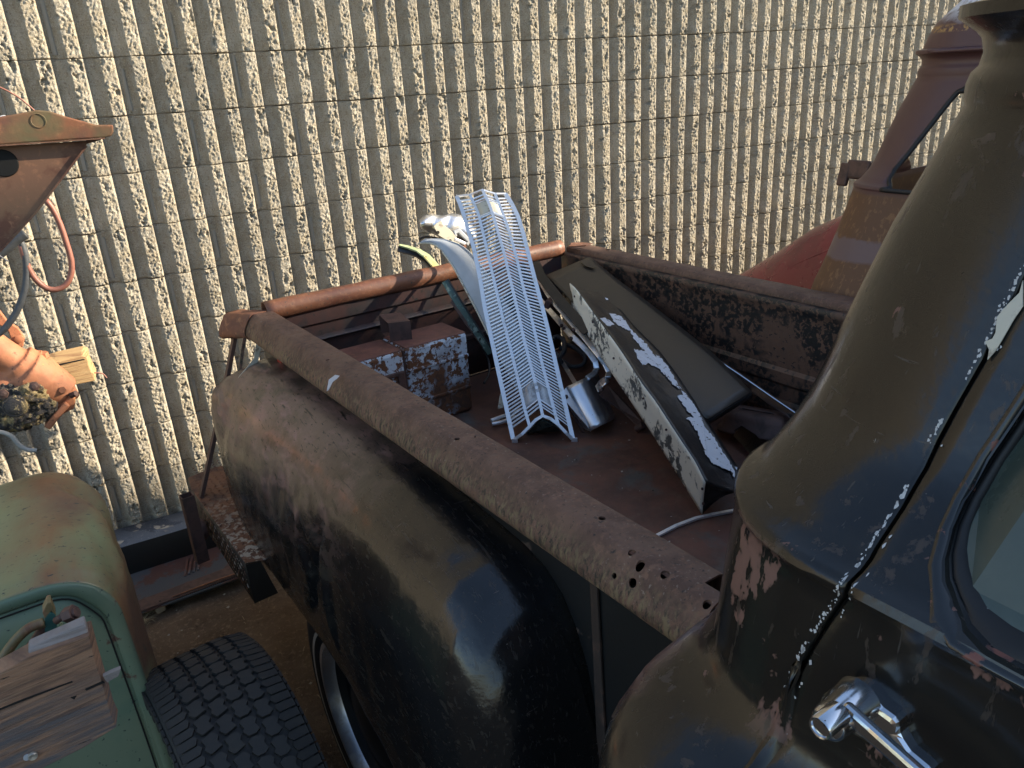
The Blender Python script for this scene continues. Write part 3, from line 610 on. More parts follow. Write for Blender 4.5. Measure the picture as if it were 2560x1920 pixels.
# paint chips along the door gap and the bare spots beside it
cv = []; cf = []
rc = random.Random(11)
for i in range(320):
    z = rc.uniform(1.16, 1.62)
    if noise.noise(Vector((z * 26, 0, 3))) < -.12: continue
    side = 1 if rc.random() < .9 else -1
    d = .0035 + abs(rc.gauss(0, .0014)); u = seam_u(z) + side * d; l = side_prof(z)[0] - .0011; n = len(cv); s = rc.uniform(.0003, .0012) * (1.6 if rc.random() < .1 else 1); k = rc.randint(4, 6)
    for q in range(k):
        t = 2 * pi * q / k + rc.random(); zz = z + sin(t) * s * rc.uniform(.8, 1.9); cv.append(T2(side_prof(zz)[0] - .0006, u + cos(t) * s, zz))
    cf.append(tuple(range(n, n + k)))
MT['white_chip'] = mat('bare_white_chips', (0.5, 0.5, 0.5), .7)
tag(mesh('paint_chip', cv, cf, 'white_chip', truck, False), kind='stuff')
# peeled strip where the filler shows (upper end of the gap)
PL_ = [(2560, 700), (2552, 730), (2520, 762), (2496, 790), (2492, 830), (2484, 845), (2466, 852), (2476, 872), (2472, 898), (2492, 876), (2512, 842), (2536, 800), (2560, 765)]
pp = [hit_side(*p) for p in PL_]
prism('peeled_filler', [T2(side_prof(z)[0] - .0008, u, z) for _, u, z in pp], V * -.0012, 'cream', truck)
# ---- handle
hp = lambda px, py, d: onv(px, py, side_prof(1.2)[0] - d)
def hpp(px, py, lat): return onv(px, py, lat)
HL = -.318
kb = hpp(2058, 1812, -.372)        # push button face centre
ho = empty('handle', (0, 0, 0)); ho.parent = door; ho.location = Vector((0, 0, 0))
bpy.data.objects.remove(ho)
E1 = hpp(2100, 1788, -.345)
nrm = -V
E1 = hpp(2082, 1800, -.350)
hub = lathe('handle', E1, nrm, [(.0, .008), (.0095, .008), (.0115, .0065), (.0122, .004), (.0125, -.002), (.014, -.012), (.016, -.03), (0, -.03)], 'chrome', door, 40)
# grip runs forward and down, broad base pad behind it
g0 = hpp(2110, 1770, -.345); g1 = hpp(2200, 1850, -.350); g2 = hpp(2330, 1965, -.352); g3 = hpp(2480, 2100, -.348)
bar('grip', [g0, g0.lerp(g1, .5), g1, g1.lerp(g2, .5), g2, g3], .0115, .008, 'chrome', door, up=nrm, taper=lambda t: 1.15 - .25 * t, bevel=.003)
padp = [(2030, 1790), (2050, 1742), (2085, 1722), (2118, 1716), (2150, 1722), (2178, 1748), (2200, 1775), (2230, 1797), (2243, 1812), (2240, 1840), (2270, 1885), (2330, 1935), (2300, 1960), (2200, 1880), (2130, 1840), (2080, 1838)]
pad = prism('handle_pad', [hpp(x, y, -.323) for x, y in padp], V * .03, 'chrome', door, bevel=.004)
lathe('push_button', hpp(2070, 1804, -.364), nrm, [(0, .0075), (.0058, .0075), (.0064, .0088), (.0074, .0092), (.0081, .008), (.0081, -.012), (0, -.012)], 'chrome', door, 36)
boxm('key_slot', hpp(2062, 1808, -.3718), (.0008, .0008, .0045), 'dark', door, None, 0)
# floor / firewall / seat wall inside so the cab is not hollow
prism('rear_trim', [T(-.2, -1.16, .5), T(1.45, -1.16, .5), T(1.45, -1.16, 1.36), T(-.2, -1.16, 1.36)], U * -.01, 'dark', truck)
boxm('seat', T(.62, -1.42, .85), (1.5, .45, .5), 'dk_panel', truck, Matrix.Rotation(-A5, 3, 'Z') if False else Matrix.Rotation(radians(5), 3, 'Z'), .04)
boxm('cab_floor', T(.62, -1.75, .45), (1.6, 1.3, .04), 'dark', truck, Matrix.Rotation(radians(5), 3, 'Z'))

# ================================================================== TRUCK BED
BF = .65
prism('bed_floor', [T(-.03, -.97, BF), T(1.28, -.97, BF), T(1.28, 1.0, BF), T(-.03, 1.0, BF)], (0, 0, -.03), 'floor_rust', truck)
prism('side_panel', [T(-.045, -.93, .36), T(-.045, .99, .36), T(-.045, .99, 1.04), T(-.045, -.93, 1.04)], V * .03, 'black_side', truck)
rows = []
for z, d in [(.655, 0), (.70, 0), (.712, -.008), (.73, -.008), (.742, 0), (.80, 0), (.812, -.010), (.835, -.010), (.847, 0), (1.00, 0), (1.03, 0), (1.05, -.004), (1.072, -.012)]:
    rows.append([T(1.25 + d * .9 + .004 * noise.noise(Vector((u * 1.7, z * 3, 0))), u, z) for u in [-.95 + 1.97 * i / 30 for i in range(31)]])
grid('side_panel', rows, 'side_rust', truck, solid=.02, off=1, auto=30, flip=True)
prism('front_panel', [T(0, -.95, BF), T(1.25, -.95, BF), T(1.25, -.95, 1.06), T(0, -.95, 1.06)], U * -.03, 'side_rust', truck)
for s_, u_ in ((-.2, 'a'), (.35, 'b')): pass
# near rail: rolled flange
sec = [(-.002, 1.035), (0, 1.05), (0, 1.080), (-.003, 1.0875), (-.010, 1.090)] + [(-.015 - .046 * i / 5, 1.0905) for i in range(1, 6)] + [(-.066, 1.0885), (-.071, 1.084), (-.0775, 1.076), (-.084, 1.066), (-.090, 1.055), (-.0945, 1.045), (-.0965, 1.036), (-.0955, 1.028), (-.091, 1.0215), (-.083, 1.017), (-.073, 1.016), (-.060, 1.017), (-.045, 1.018), (-.030, 1.024)]
def rail(sec, u0, u1, n, wob=.0008, taper=None):
    rows = []
    for i in range(n + 1):
        u = u0 + (u1 - u0) * i / n; r = []
        for k, (a, z) in enumerate(sec):
            q = noise.fractal(Vector((u * 7, k * .5, 1)), .8, 2, 3) * wob
            t = taper(u) if taper else 0
            r.append(T(a + q - t * (k / len(sec)) * .0, u, z + q * .7 - t * .02 * k / len(sec)))
        rows.append(r)
    return rows
rl = grid('top_rail', rail(sec, -.92, .99, 90), 'rail', truck, solid=.0035, off=-1)
holes = []
for (px, py, r) in [(1143, 1102, .006), (1188, 1097, .0025), (1505, 1301, .006), (1580, 1385, .006), (1601, 1410, .007), (1663, 1439, .0068), (820, 903, .005), (1768, 1511, .006)]:
    p = onz(px, py, 1.09); c = cyl('c', p, (0, 0, 1), r, .06, 'dark', None, 14); holes.append(c)
for (px, py, r) in [(1526, 1436, .0045), (1581, 1457, .0072)]:
    p = onz(px, py, 1.066); c = cyl('c', p, -V + Vector((0, 0, .8)), r, .03, 'dark', None, 14); holes.append(c)
p = T(-.012, -.905, 1.06); c = boxm('c', p, (.055, .05, .1), 'dark', None, Matrix.Rotation(radians(5), 3, 'Z'), 0); holes.append(c)
boolean(rl, holes); sharp(rl, 28)
prism('side_stake', [T(-.05, -.935, .6), T(-.05, -.895, .6), T(-.055, -.90, 1.02), T(-.05, -.94, 1.02)], V * .045, 'rail', truck)
prism('rail_patch', [onz(*p, 1.0925) for p in [(822, 950), (838, 938), (849, 940), (842, 948), (832, 955), (822, 975), (817, 978)]], (0, 0, .001), 'white_panel', truck)
# rail's rear end: flattened and splayed corner gusset
ce = [(560, 785), (572, 776), (596, 768), (636, 764), (668, 772), (692, 790), (700, 800), (640, 812), (600, 835), (570, 812)]
vs = [onz(*p, 1.093 if i not in (0, 8, 9) else 1.06) for i, p in enumerate(ce)]
rows = []
for i in range(13):
    u = .965 + .115 * i / 12; t = i / 12
    r = []
    for k, (a, z) in enumerate(sec):
        if a < -.06 : a2 = a - .030 * t + .0
        else: a2 = a
        zz = z - (.020 * t * (k / len(sec))) + .003
        a2 = min(a2, .0 - .075 * t) if k < 6 else a2 - .02 * t
        if k > 18: zz = z + .02 * t
        r.append(T(a2 - .006, u + .012 * noise.noise(Vector((k, i, 2))) * t, zz + .004 * t * noise.noise(Vector((i * .9, k * .8, 5)))))
    rows.append(r)
MT['rail_end'] = MT['rust_orange']
grid('rail_corner', rows, 'rust_orange', truck, solid=.003, off=-1)
# far rail: flat topped box rail with its folded rear end
fsec = [(1.262, 1.03), (1.243, 1.045), (1.240, 1.078), (1.246, 1.090), (1.255, 1.093), (1.318, 1.093), (1.328, 1.088), (1.332, 1.075), (1.332, 1.03)]
fr = grid('top_rail', rail(fsec, -.95, .98, 50, .0014), 'rail', truck, solid=.003, off=-1, auto=50)
hs = [cyl('c', onz(px, py, 1.093), (0, 0, 1), r, .04, 'dark', None, 14) for px, py, r in [(1519, 624, .011), (1760, 675, .004)]]
boolean(fr, hs); sharp(fr, 50)
ft = [T(1.245, .98, 1.093), T(1.27, .995, 1.094), T(1.30, 1.03, 1.092), T(1.335, 1.02, 1.09), T(1.335, .93, 1.097), T(1.29, .92, 1.098), T(1.255, .95, 1.096)]
prism('rail_corner', ft, (0, 0, -.003), 'rust_orange', truck)
prism('rail_corner', [T(1.243, .985, 1.09), T(1.243, .90, 1.09), T(1.243, .90, .86), T(1.243, .985, .84)], V * -.003, 'side_rust', truck)
# tailgate
def tg(lat, du, z): return T(lat, 1.0 + du, z)
def tubef(lat0, lat1, m, name, n=40):
    rows = []
    for i in range(n + 1):
        la = lat0 + (lat1 - lat0) * i / n; r = []
        for k in range(17):
            t = radians(-60 + 300 * k / 16)
            w_ = .0025 * noise.fractal(Vector((la * 6, k * .4, 0)), .8, 2, 3) - .004 * max(0, noise.noise(Vector((la * 9, k * .3, 7))) - .2)
            rr2 = .030 + w_
            r.append(tg(la, -.005 - rr2 * cos(t) * .95, 1.088 + rr2 * sin(t)))
        rows.append(r)
    return grid(name, rows, m, truck, solid=.003)
tubef(-.02, 1.215, 'tube_rust', 'tailgate_roll')
prof = [(-.020, 1.062), (-.014, 1.055), (-.012, 1.012), (-.004, 1.006), (0, 1.002), (0, .966), (-.012, .960), (-.016, .954), (-.002, .946), (0, .94), (0, .83), (-.012, .824), (-.012, .812), (0, .806), (0, .66)]
rows = [[tg(la, d, z) for la in [.0 + 1.205 * i / 24 for i in range(25)]] for d, z in prof]
grid('tailgate', rows, 'maroon_rust', truck, solid=.004, off=1, auto=30)
prism('tailgate_brace', [tg(1.02, -.022, 1.055), tg(1.205, -.022, 1.10), tg(1.205, -.022, .84), tg(1.12, -.02, .84)], U * .004, 'maroon_rust', truck)
for k in range(5):
    lathe('chain_link', T(1.235, .99 + .004 * (k % 2), 1.0 - k * .028), V if k % 2 else U, [(.010, -.002), (.013, 0), (.010, .002), (.007, 0), (.010, -.002)], 'rust_orange', truck, 14)
prism('rear_sill', [T(0, 1.0, .655), T(1.25, 1.0, .655), T(1.25, 1.03, .655), T(0, 1.03, .655)], (0, 0, -.1), 'maroon_rust', truck)
# struts under the near rail's rear end
bar('strut', [onu(648, 850, .93), onu(640, 900, .93), onu(600, 948, .90)], .016, .003, 'cream', truck, up=U)
bar('strut', [onu(612, 845, .97), onu(606, 880, .97), onu(600, 925, .96)], .010, .004, 'rail', truck, up=U)
prism('stake_pocket', [T(-.04, .86, .9), T(-.04, .99, .9), T(-.04, .99, 1.03), T(-.04, .86, 1.03)], V * .03, 'dark', truck)
cyl('tail_lamp', onu(704, 895, .83), -V, .02, .02, 'red_lens', truck, 20)
# ---- near fender
def zt(u): return interp([(-.70, .15), (-.69, .30), (-.675, .48), (-.655, .66), (-.63, .775), (-.60, .845), (-.565, .893), (-.52, .925), (-.46, .942), (-.3, .955), (-.15, .962), (.1, .968), (.5, .97), (.75, .966), (.88, .958), (.96, .940), (1.0, .915)], u)
def fw(u): return interp([(-.70, .09), (-.69, .14), (-.67, .185), (-.64, .215), (-.60, .236), (-.55, .247), (-.48, .254), (-.42, .257), (-.3, .257), (-.2, .256), (0, .253), (.3, .252), (.6, .25), (.8, .245), (.92, .235), (.98, .222), (1.0, .205)], u)
def zl(u): return interp([(-.7, .10), (-.5, .12), (-.36, .22), (-.2, .36), (0, .425), (.3, .44), (.6, .43), (.72, .42), (.78, .46), (.85, .55), (.92, .66), (.98, .77), (1.0, .83)], u)
def fender(TT, m, root, name='fender', dent=True):
    us = [-.70 + 1.70 * ((i / 190) ** 1.25) for i in range(191)]; rows = []
    for u in us:
        zT, wd, zL = zt(u), fw(u), zl(u); r = []
        H_ = min(zT - zL, .40)
        nv = 52
        for k in range(nv + 1):
            t = k / nv
            if t < .72:
                a = t / .72 * pi / 2; e = 2 / (2.6 + 1.1 * ss(.1, -.4, u))
                x = -.03 - wd * (sin(a) ** e); z = zT - H_ * (1 - cos(a) ** e)
            else:
                q = (t - .72) / .28; x = -.03 - wd + .012 * q * q; z = (zT - H_) + (zL - zT + H_) * q
            if t > .97: x += .010
            p = Vector((x, u, z))
            if dent:
                n0 = .0035 * noise.fractal(Vector((u * 5, t * 4, 2)), .8, 2, 4)
                # crumpled area on the outer rear crown
                g = math.exp(-((u - .16) / .12) ** 2 - ((t - .60) / .12) ** 2); g2 = math.exp(-((u - .36) / .10) ** 2 - ((t - .50) / .10) ** 2); g3 = math.exp(-((u - .90) / .09) ** 2 - ((t - .42) / .22) ** 2)
                fold = abs(noise.noise(Vector((u * 16 + t * 9, t * 5, 8))))
                cr = math.exp(-((u - .10 - .30 * (t - .6)) / .022) ** 2 - ((t - .64) / .13) ** 2); cr2 = math.exp(-((u - .03 + .22 * (t - .6)) / .018) ** 2 - ((t - .66) / .10) ** 2); cr3 = math.exp(-((u - .19 - .1 * (t - .5)) / .03) ** 2 - ((t - .56) / .12) ** 2)
                dd = n0 - .026 * cr + .012 * cr2 + .012 * cr3 - .022 * g * (1 - 1.9 * fold) - .018 * g2 * (1 - 2.2 * fold) - .008 * g3 * (1 - 2.5 * abs(noise.noise(Vector((u * 12, t * 22, 3)))))
                na = Vector((-sin(min(t / .72, 1) * pi / 2), 0, cos(min(t / .72, 1) * pi / 2)))
                p += na * dd
            r.append(TT(p.x, p.y, p.z))
        rows.append(r)
    return grid(name, rows, m, root, solid=.003, off=-1, auto=60)
fender(T2, 'black_paint', truck)
fender(lambda x, u, z: T(1.25 - x, u, z), 'black_paint', truck, dent=False)
# rusty seam where fender meets bed, rear inner flange
prism('fender_flange', [T(-.046, -.70, .2), T(-.046, -.668, .2), T(-.046, -.650, .99), T(-.046, -.668, .99)], V * -.006, 'flange_rust', truck, bevel=.002)
rows = [[T(-.03 - fw(u) + .004 + q * .0, u, z0) for (u, z0) in [(.76, .44), (.80, .49), (.86, .57), (.92, .66), (.98, .77), (1.0, .84)]] for q in (0,)]
rows.append([T(-.03 - fw(u) + .055, u + .02, z0 - .02) for (u, z0) in [(.76, .42), (.80, .47), (.86, .55), (.92, .65), (.98, .76), (1.0, .84)]])
grid('fender_lip', rows, 'steel_rust', truck, solid=.003)
prism('inner_fender', [T(-.05, -.3, .2), T(-.05, .9, .2), T(-.05, .9, .86), T(-.05, -.3, .86)], V * -.01, 'dark', truck)
# running board
prism('running_board', [T(-.30, -1.9, .33), T(-.30, -.66, .33), T(-.06, -.66, .33), T(-.06, -1.9, .33)], (0, 0, -.04), 'black_side', truck, bevel=.01)
# ---- wheels
def wheel(root, TT, lat, u, r, w_, sgn, chrome='chrome_worn', name='wheel'):
    c = TT(lat, u, GZ + r - .01); wh = empty(name, c - base(root)); wh.parent = root
    ax = V * -sgn
    lathe('tyre', c, ax, [(r * .58, -w_ / 2), (r * .80, -w_ / 2 - .004), (r * .95, -w_ / 2 + .012), (r, -w_ / 2 + .03), (r, w_ / 2 - .03), (r * .95, w_ / 2 - .012), (r * .80, w_ / 2 + .004), (r * .63, w_ / 2 - .004), (r * .60, w_ / 2 - .01)], 'rubber', wh, 64)
    lathe('rim', c, ax, [(r * .62, w_ / 2 - .006), (r * .64, w_ / 2 + .001), (r * .60, w_ / 2 + .002), (r * .575, w_ / 2 - .012), (r * .56, w_ / 2 - .03)], chrome, wh, 64)
    lathe('wheel_disc', c, ax, [(r * .56, w_ / 2 - .03), (r * .53, w_ / 2 - .05), (r * .40, w_ / 2 - .055), (r * .30, w_ / 2 - .03), (r * .12, w_ / 2 - .022), (0, w_ / 2 - .020)], 'black_side', wh, 48)
    lathe('white_line', c, ax, [(r * .70, w_ / 2 + .0065), (r * .715, w_ / 2 + .0068), (r * .73, w_ / 2 + .0066)], 'cream', wh, 64)
    return wh
wheel(truck, T2, -.165, .02, .37, .19, 1)
wheel(truck, T2, 1.41, .02, .37, .19, -1)
cyl('axle', T(.62, .02, GZ + .35), V, .045, 1.5, 'steel_rust', truck, 16)
boxm('frame_rail', T(.2, 0, .42), (.07, 2.2, .12), 'dark', truck, Matrix.Rotation(radians(5), 3, 'Z'))
boxm('frame_rail', T(1.05, 0, .42), (.07, 2.2, .12), 'dark', truck, Matrix.Rotation(radians(5), 3, 'Z'))
# ---- step bumper of diamond plate
bz = .50
bp = [(499, 1251), (478, 1222), (470, 1194), (500, 1181), (536, 1168), (573, 1160), (700, 1130)]
bq = [onz(*p, bz) for p in bp] + [T(-.10, .56, bz), onz(651, 1402, bz), onz(614, 1409, bz), onz(560, 1334, bz)]
bmp = prism('bumper', bq, (0, 0, -.006), 'diamond', truck, bevel=.002)
lo = [onz(614, 1409, bz), onz(560, 1334, bz), onz(499, 1251, bz), onz(478, 1222, bz), onz(470, 1194, bz)]
rows = [[p + Vector((0, 0, -.002)) for p in lo], [p + Vector((-.004, -.0, -.012)) for p in lo], [p + Vector((0, 0, -.115 - .02 * (i < 2))) for i, p in enumerate(lo)]]
grid('bumper_face', rows, 'diamond_side', truck, solid=.005, auto=40)
e0, e1 = onz(614, 1409, bz), onz(651, 1402, bz)
prism('bumper_end', [e0, e1, e1 + Vector((.03, .0, -.125)), e0 + Vector((0, 0, -.14))], (0, .004, 0), 'dk_panel', truck)
# raised lugs of the tread plate
lv = []; lf = []
rb = random.Random(5)
P0 = onz(499, 1251, bz); P1 = onz(614, 1409, bz); LX = (P1 - P0).normalized(); LY = Vector((-LX.y, LX.x, 0))
if LY.x < 0: LY = -LY
def lug(c, d, n, l=.017, w_=.005, h=.0025):
    s = n.cross(d).normalized(); k = len(lv)
    for a, b, hh in ((-l / 2, 0, 0), (-l / 6, w_ / 2, 0), (l / 6, w_ / 2, 0), (l / 2, 0, 0), (l / 6, -w_ / 2, 0), (-l / 6, -w_ / 2, 0), (-l / 5, 0, h), (l / 5, 0, h)): lv.append(c + d * a + s * b + n * hh)
    for f in ((0, 1, 6), (1, 2, 7, 6), (2, 3, 7), (3, 4, 7), (4, 5, 6, 7), (5, 0, 6)): lf.append(tuple(k + q for q in f))
for i in range(-14, 32):
    for j in range(0, 14):
        c = P0 + LX * (i * .0215) + LY * (.006 + j * .0215); a = radians(42 if (i + j) % 2 else -42)
        lat, u, _ = TL(c)
        if lat > -.08 or c.y > 2.78 or (c - P1).dot(LX) > -.012: continue
        if i < -1 and (c - P0).dot(LY) < .0 + (-i - 1) * .004: continue
        lug(c + Vector((0, 0, .0)), (LX * cos(a) + LY * sin(a)).normalized(), Vector((0, 0, 1)))
FN = (-LY).normalized()
for i in range(0, 30):
    for j in range(0, 5):
        c = P0 + LX * (i * .0215 + .008) + Vector((0, 0, -.018 - j * .0215)) - LY * .0035; a = radians(42 if (i + j) % 2 else -42)
        if (c - P0).dot(LX) > (P1 - P0).length - .01: continue
        lug(c, (LX * cos(a) + Vector((0, 0, 1)) * sin(a)).normalized(), FN)
tag(mesh('tread_lugs', lv, lf, 'diamond', truck, False), kind='stuff')
lathe('reflector_ring', onz(519, 1318, .425) - LY * .006, -LY, [(.031, 0), (.035, .005), (.035, .016), (.030, .018), (.028, .008), (0, .006)], 'steel_rust', truck, 36)
pc = onz(466, 1238, .60)
rot = Matrix.Rotation(radians(8), 3, 'Z')
rows = []
for z in (.60, .36):
    rows.append([Vector((pc.x, pc.y, z)) + rot @ Vector((a * .0185, b * .0185, 0)) for a, b in ((-1, -1), (1, -1), (1, 1), (-1, 1))])
grid('stake_tube', rows, 'steel_rust', truck, close=True, solid=.004, off=-1, smooth=False, flip=True)
finish(bpy.data.objects[truck.children[-1].name])
bar('bumper_strap', [T(-.11, 1.045, 1.03), T(-.17, 1.06, .86), onz(503, 1243, bz)], .022, .012, 'steel_rust', truck, up=V)

# ================================================================== MAROON TRUCK BEHIND
PO = Vector((1.70, 1.17, -.03))
def TP(lat, u, z): return T(lat, u, z if z < 1.785 else 1.785 + (z - 1.785) * 2.8) + PO
mt = empty('maroon_pickup_truck', T(.6, 0, GZ) + PO, 'old mauve and rust brown pickup with a red rear fender beside the block wall', 'pickup truck')
wz = [(-1.20, 1.455), (-1.207, 1.43), (-1.23, 1.412), (-1.265, 1.405), (-1.95, 1.405), (-2.0, 1.42), (-1.9, 1.66), (-1.37, 1.675), (-1.32, 1.668), (-1.29, 1.645)]
wz = cat_rom([Vector((a, b, 0)) for a, b in wz] + [Vector((wz[0][0], wz[0][1], 0))], 60)[:-1]; wz = [(p.x, p.y) for p in wz]
rwz = [(.09, 1.45), (.09, 1.62), (.13, 1.66), (1.12, 1.66), (1.16, 1.62), (1.16, 1.45), (1.12, 1.41), (.13, 1.41)]
pb = cab(mt, TP, 'purple', 'purple_roof', seam=False, front=-2.3, prof=soft_prof, hole=(wz, rwz))
def seal(ptsf, m, parent, r=.007): 
    p = [ptsf(u, z) for u, z in wz]; return tube('window_rubber', p + [p[0], p[1]], r, m, parent, smooth_path=False, cap=False, sides=6)
seal(lambda u, z: TP(side_prof(z)[0] - .001, u, z), 'seal', pb)
tube('drip_rail', [TP(side_prof(1.776)[0] - .004, u, 1.776) for u in (-2.2, -1.9, -1.6, -1.35, -1.2)], .006, 'purple', mt)
# hinge bracket on the rear corner
q = ony(2128, 425, 2.05)
boxm('hinge_bracket', q + Vector((.005, -.06, .0)), (.11, .10, .07), 'steel_rust', mt, Matrix.Rotation(radians(12), 3, 'Y'), .008)
boxm('hinge_bracket', q + Vector((-.046, -.005, -.012)), (.020, .045, .088), 'steel_rust', mt, Matrix.Rotation(radians(14), 3, 'Y'), .006)
# what shows through its windows
rows = [[TP(.1 + 1.0 * i / 12, -1.45 - .02 * j, 1.32 + .05 * sin(j / 6 * pi / 2) - .02 * abs(i - 6) / 6) for i in range(13)] for j in range(7)]
grid('seat_back', rows, 'rust_orange', mt, solid=.01)
# red rear fender running down to the wall
rows = []
for i in range(25):
    t = i / 24; y = 2.02 + 1.02 * t; zc = interp([(0, 1.20), (.3, 1.045), (.52, .885), (.76, .73), (.9, .63), (1, .53)], t)
    r = []
    for k in range(19):
        a = -0.15 + (pi / 2 + .15) * k / 18; e = .8
        wd = .30 * (1 - .25 * t * t); x = 2.99 - wd * max(0, sin(a)) ** e; z = zc - .42 * (1 - max(0, cos(a)) ** e)
        r.append(Vector((x + (-.0 if k > 0 else .05), y, z)))
    rows.append(r)
grid('fender', rows, 'red', mt, solid=.004, off=-1)
tube('fender_bead', [Vector((2.99 - .26 * (1 - .25 * t * t), 2.02 + 1.02 * t, interp([(0, 1.20), (.3, 1.045), (.52, .885), (.76, .73), (.9, .63), (1, .53)], t) - .16)) for t in (0, .2, .4, .6, .8, 1)], .006, 'red', mt)
prism('bed_side', [Vector((3.02, 2.0, .4)), Vector((3.02, 3.1, .4)), Vector((3.02, 3.1, .50)), Vector((3.02, 2.0, .98))], (.03, 0, 0), 'red', mt)
prism('bed_floor', [Vector((3.0, 2.0, .55)), Vector((3.0, 3.1, .55)), Vector((4.2, 3.1, .55)), Vector((4.2, 2.0, .55))], (0, 0, -.03), 'purple', mt)
wheel(mt, TP, .74, 1.05, .36, .19, 1)

# ================================================================== THE PILE IN THE BED
from mathutils.bvhtree import BVHTree
def bvh(o):
    b = base(o); me = o.data
    return BVHTree.FromPolygons([b + v.co for v in me.vertices], [tuple(p.vertices) for p in me.polygons])
def drape(name, o, pts, m, parent, lift=.0012, tree=None):
    """flat fleck lying on the surface of o"""
    t = tree or bvh(o); out = []
    P = [Vector((x, y, 0)) for x, y in pts]; Q = []
    for i, a in enumerate(P):
        b = P[(i + 1) % len(P)]; k = max(1, int((b - a).length / 22))
        for j in range(k): Q.append(a.lerp(b, j / k))
    for p in Q:
        r = ray(p.x, p.y).normalized(); h = t.ray_cast(CV, r)
        if h[0] is None: continue
        out.append(h[0] - r * lift)
    if len(out) < 3: return None
    return prism(name, out, ray(P[0].x, P[0].y).normalized() * -.0004, m, parent)
def pick(poly, t):
    """point at fraction t of a pixel polyline"""
    P = [Vector((a, b, 0)) for a, b in poly]; Ls = [0]
    for a, b in zip(P, P[1:]): Ls.append(Ls[-1] + (b - a).length)
    d = t * Ls[-1]
    for i in range(len(P) - 1):
        if d <= Ls[i + 1] + 1e-6: f = (d - Ls[i]) / (Ls[i + 1] - Ls[i]); q = P[i].lerp(P[i + 1], f); return (q.x, q.y)
    return (P[-1].x, P[-1].y)
# ---- grille
gA, gB, gC = onz(1283, 1101, .657), onz(1432, 1099, .657), ony(1142, 491, 2.60)
gpl = plane(gA, gB, gC)
gr = empty('grille', (gA + gB) / 2, 'long slatted aluminium car grille standing on end, leaning on the tailgate', 'car grille')
RAILS = [[(1283, 1098), (1250, 946), (1228, 844), (1212, 770), (1200, 695), (1184, 618), (1170, 575), (1155, 523), (1142, 491)],
         [(1325, 1068), (1315, 1035), (1282, 894), (1258, 800), (1248, 757), (1229, 675), (1215, 614), (1196, 534), (1175, 487)],
         [(1357, 1040), (1341, 968), (1310, 849), (1296, 784), (1277, 705), (1262, 640), (1251, 600), (1236, 548), (1222, 508), (1206, 475)],
         [(1397, 1066), (1390, 1042), (1357, 917), (1338, 835), (1328, 792), (1309, 722), (1293, 651), (1274, 581), (1257, 534), (1238, 485)],
         [(1432, 1096), (1404, 974), (1370, 825), (1356, 769), (1337, 698), (1321, 635), (1309, 586), (1295, 541), (1281, 512), (1264, 485)]]
OFF = [0, .018, .034, .018, 0]
def gp(k, t, extra=0): x, y = pick(RAILS[k], t); return gpl(x, y, OFF[k] + extra)
gn = (gB - gA).cross(gC - gA).normalized()
if gn.dot(CV - gA) < 0: gn = -gn
for k in range(5):
    pts = [gp(k, i / 40) for i in range(41)]
    bar('frame_rail' if k in (0, 4) else 'long_bar', pts, .0140 if k in (0, 4) else .0100, .007, 'alu', gr, up=gn, n=1)
for k in (0, 4):      # side return flange of the frame
    pts = [gp(k, i / 40, -.012) for i in range(41)]
    bar('side_flange', pts, .0022, .022, 'alu', gr, up=gn)
NS = 66
for i in range(NS):
    t = .045 + .935 * i / (NS - 1)
    if .075 < t < .16 or .90 < t < .955: segs = [(0, 1), (3, 4)]
    else: segs = [(0, 1, 2, 3, 4)]
    for sg in segs:
        vs = []; fs = []
        for k in sg:
            p = gp(k, t, -.0015); q = Vector((0, 0, 0)); d = (gp(k, min(1, t + .004)) - gp(k, t - .004)).normalized()
            jit = .0004 * noise.noise(Vector((i, k, 0)))
            vs += [p - d * .0026 + gn * jit, p + d * .0026 + gn * (.0010 + jit), p + d * .0024 - gn * .0065, p - d * .0022 - gn * .0065]
        for a in range(len(sg) - 1):
            for b in range(4): c0, c1 = a * 4 + b, a * 4 + (b + 1) % 4; fs.append((c0, c1, c1 + 4, c0 + 4))
        mesh('slat', vs, fs, 'alu', gr, False)
arch = [(1287, 1098), (1305, 1086), (1325, 1066), (1340, 1050), (1357, 1040), (1376, 1047), (1397, 1063), (1415, 1082), (1430, 1097)]
bar('arch', [gpl(x, y, .034 * (1 - abs(i - 4) / 4) ** .7) for i, (x, y) in enumerate(arch)], .010, .008, 'alu', gr, up=gn, n=4, smooth_path=True)
bar('arch_return', [gpl(x, y, .034 * (1 - abs(i - 4) / 4) ** .7 - .012) for i, (x, y) in enumerate(arch)], .002, .024, 'alu', gr, up=gn)
bar('top_bar', [gp(k, 1.0) for k in range(5)], .006, .007, 'alu', gr, up=gn)
for k in (0, 4):
    q = gp(k, 0); boxm('mounting_tab', q + Vector((.002, -.006, -.006)), (.020, .003, .020), 'alu', gr, Matrix.Rotation(radians(-38), 3, 'Z'), .003)
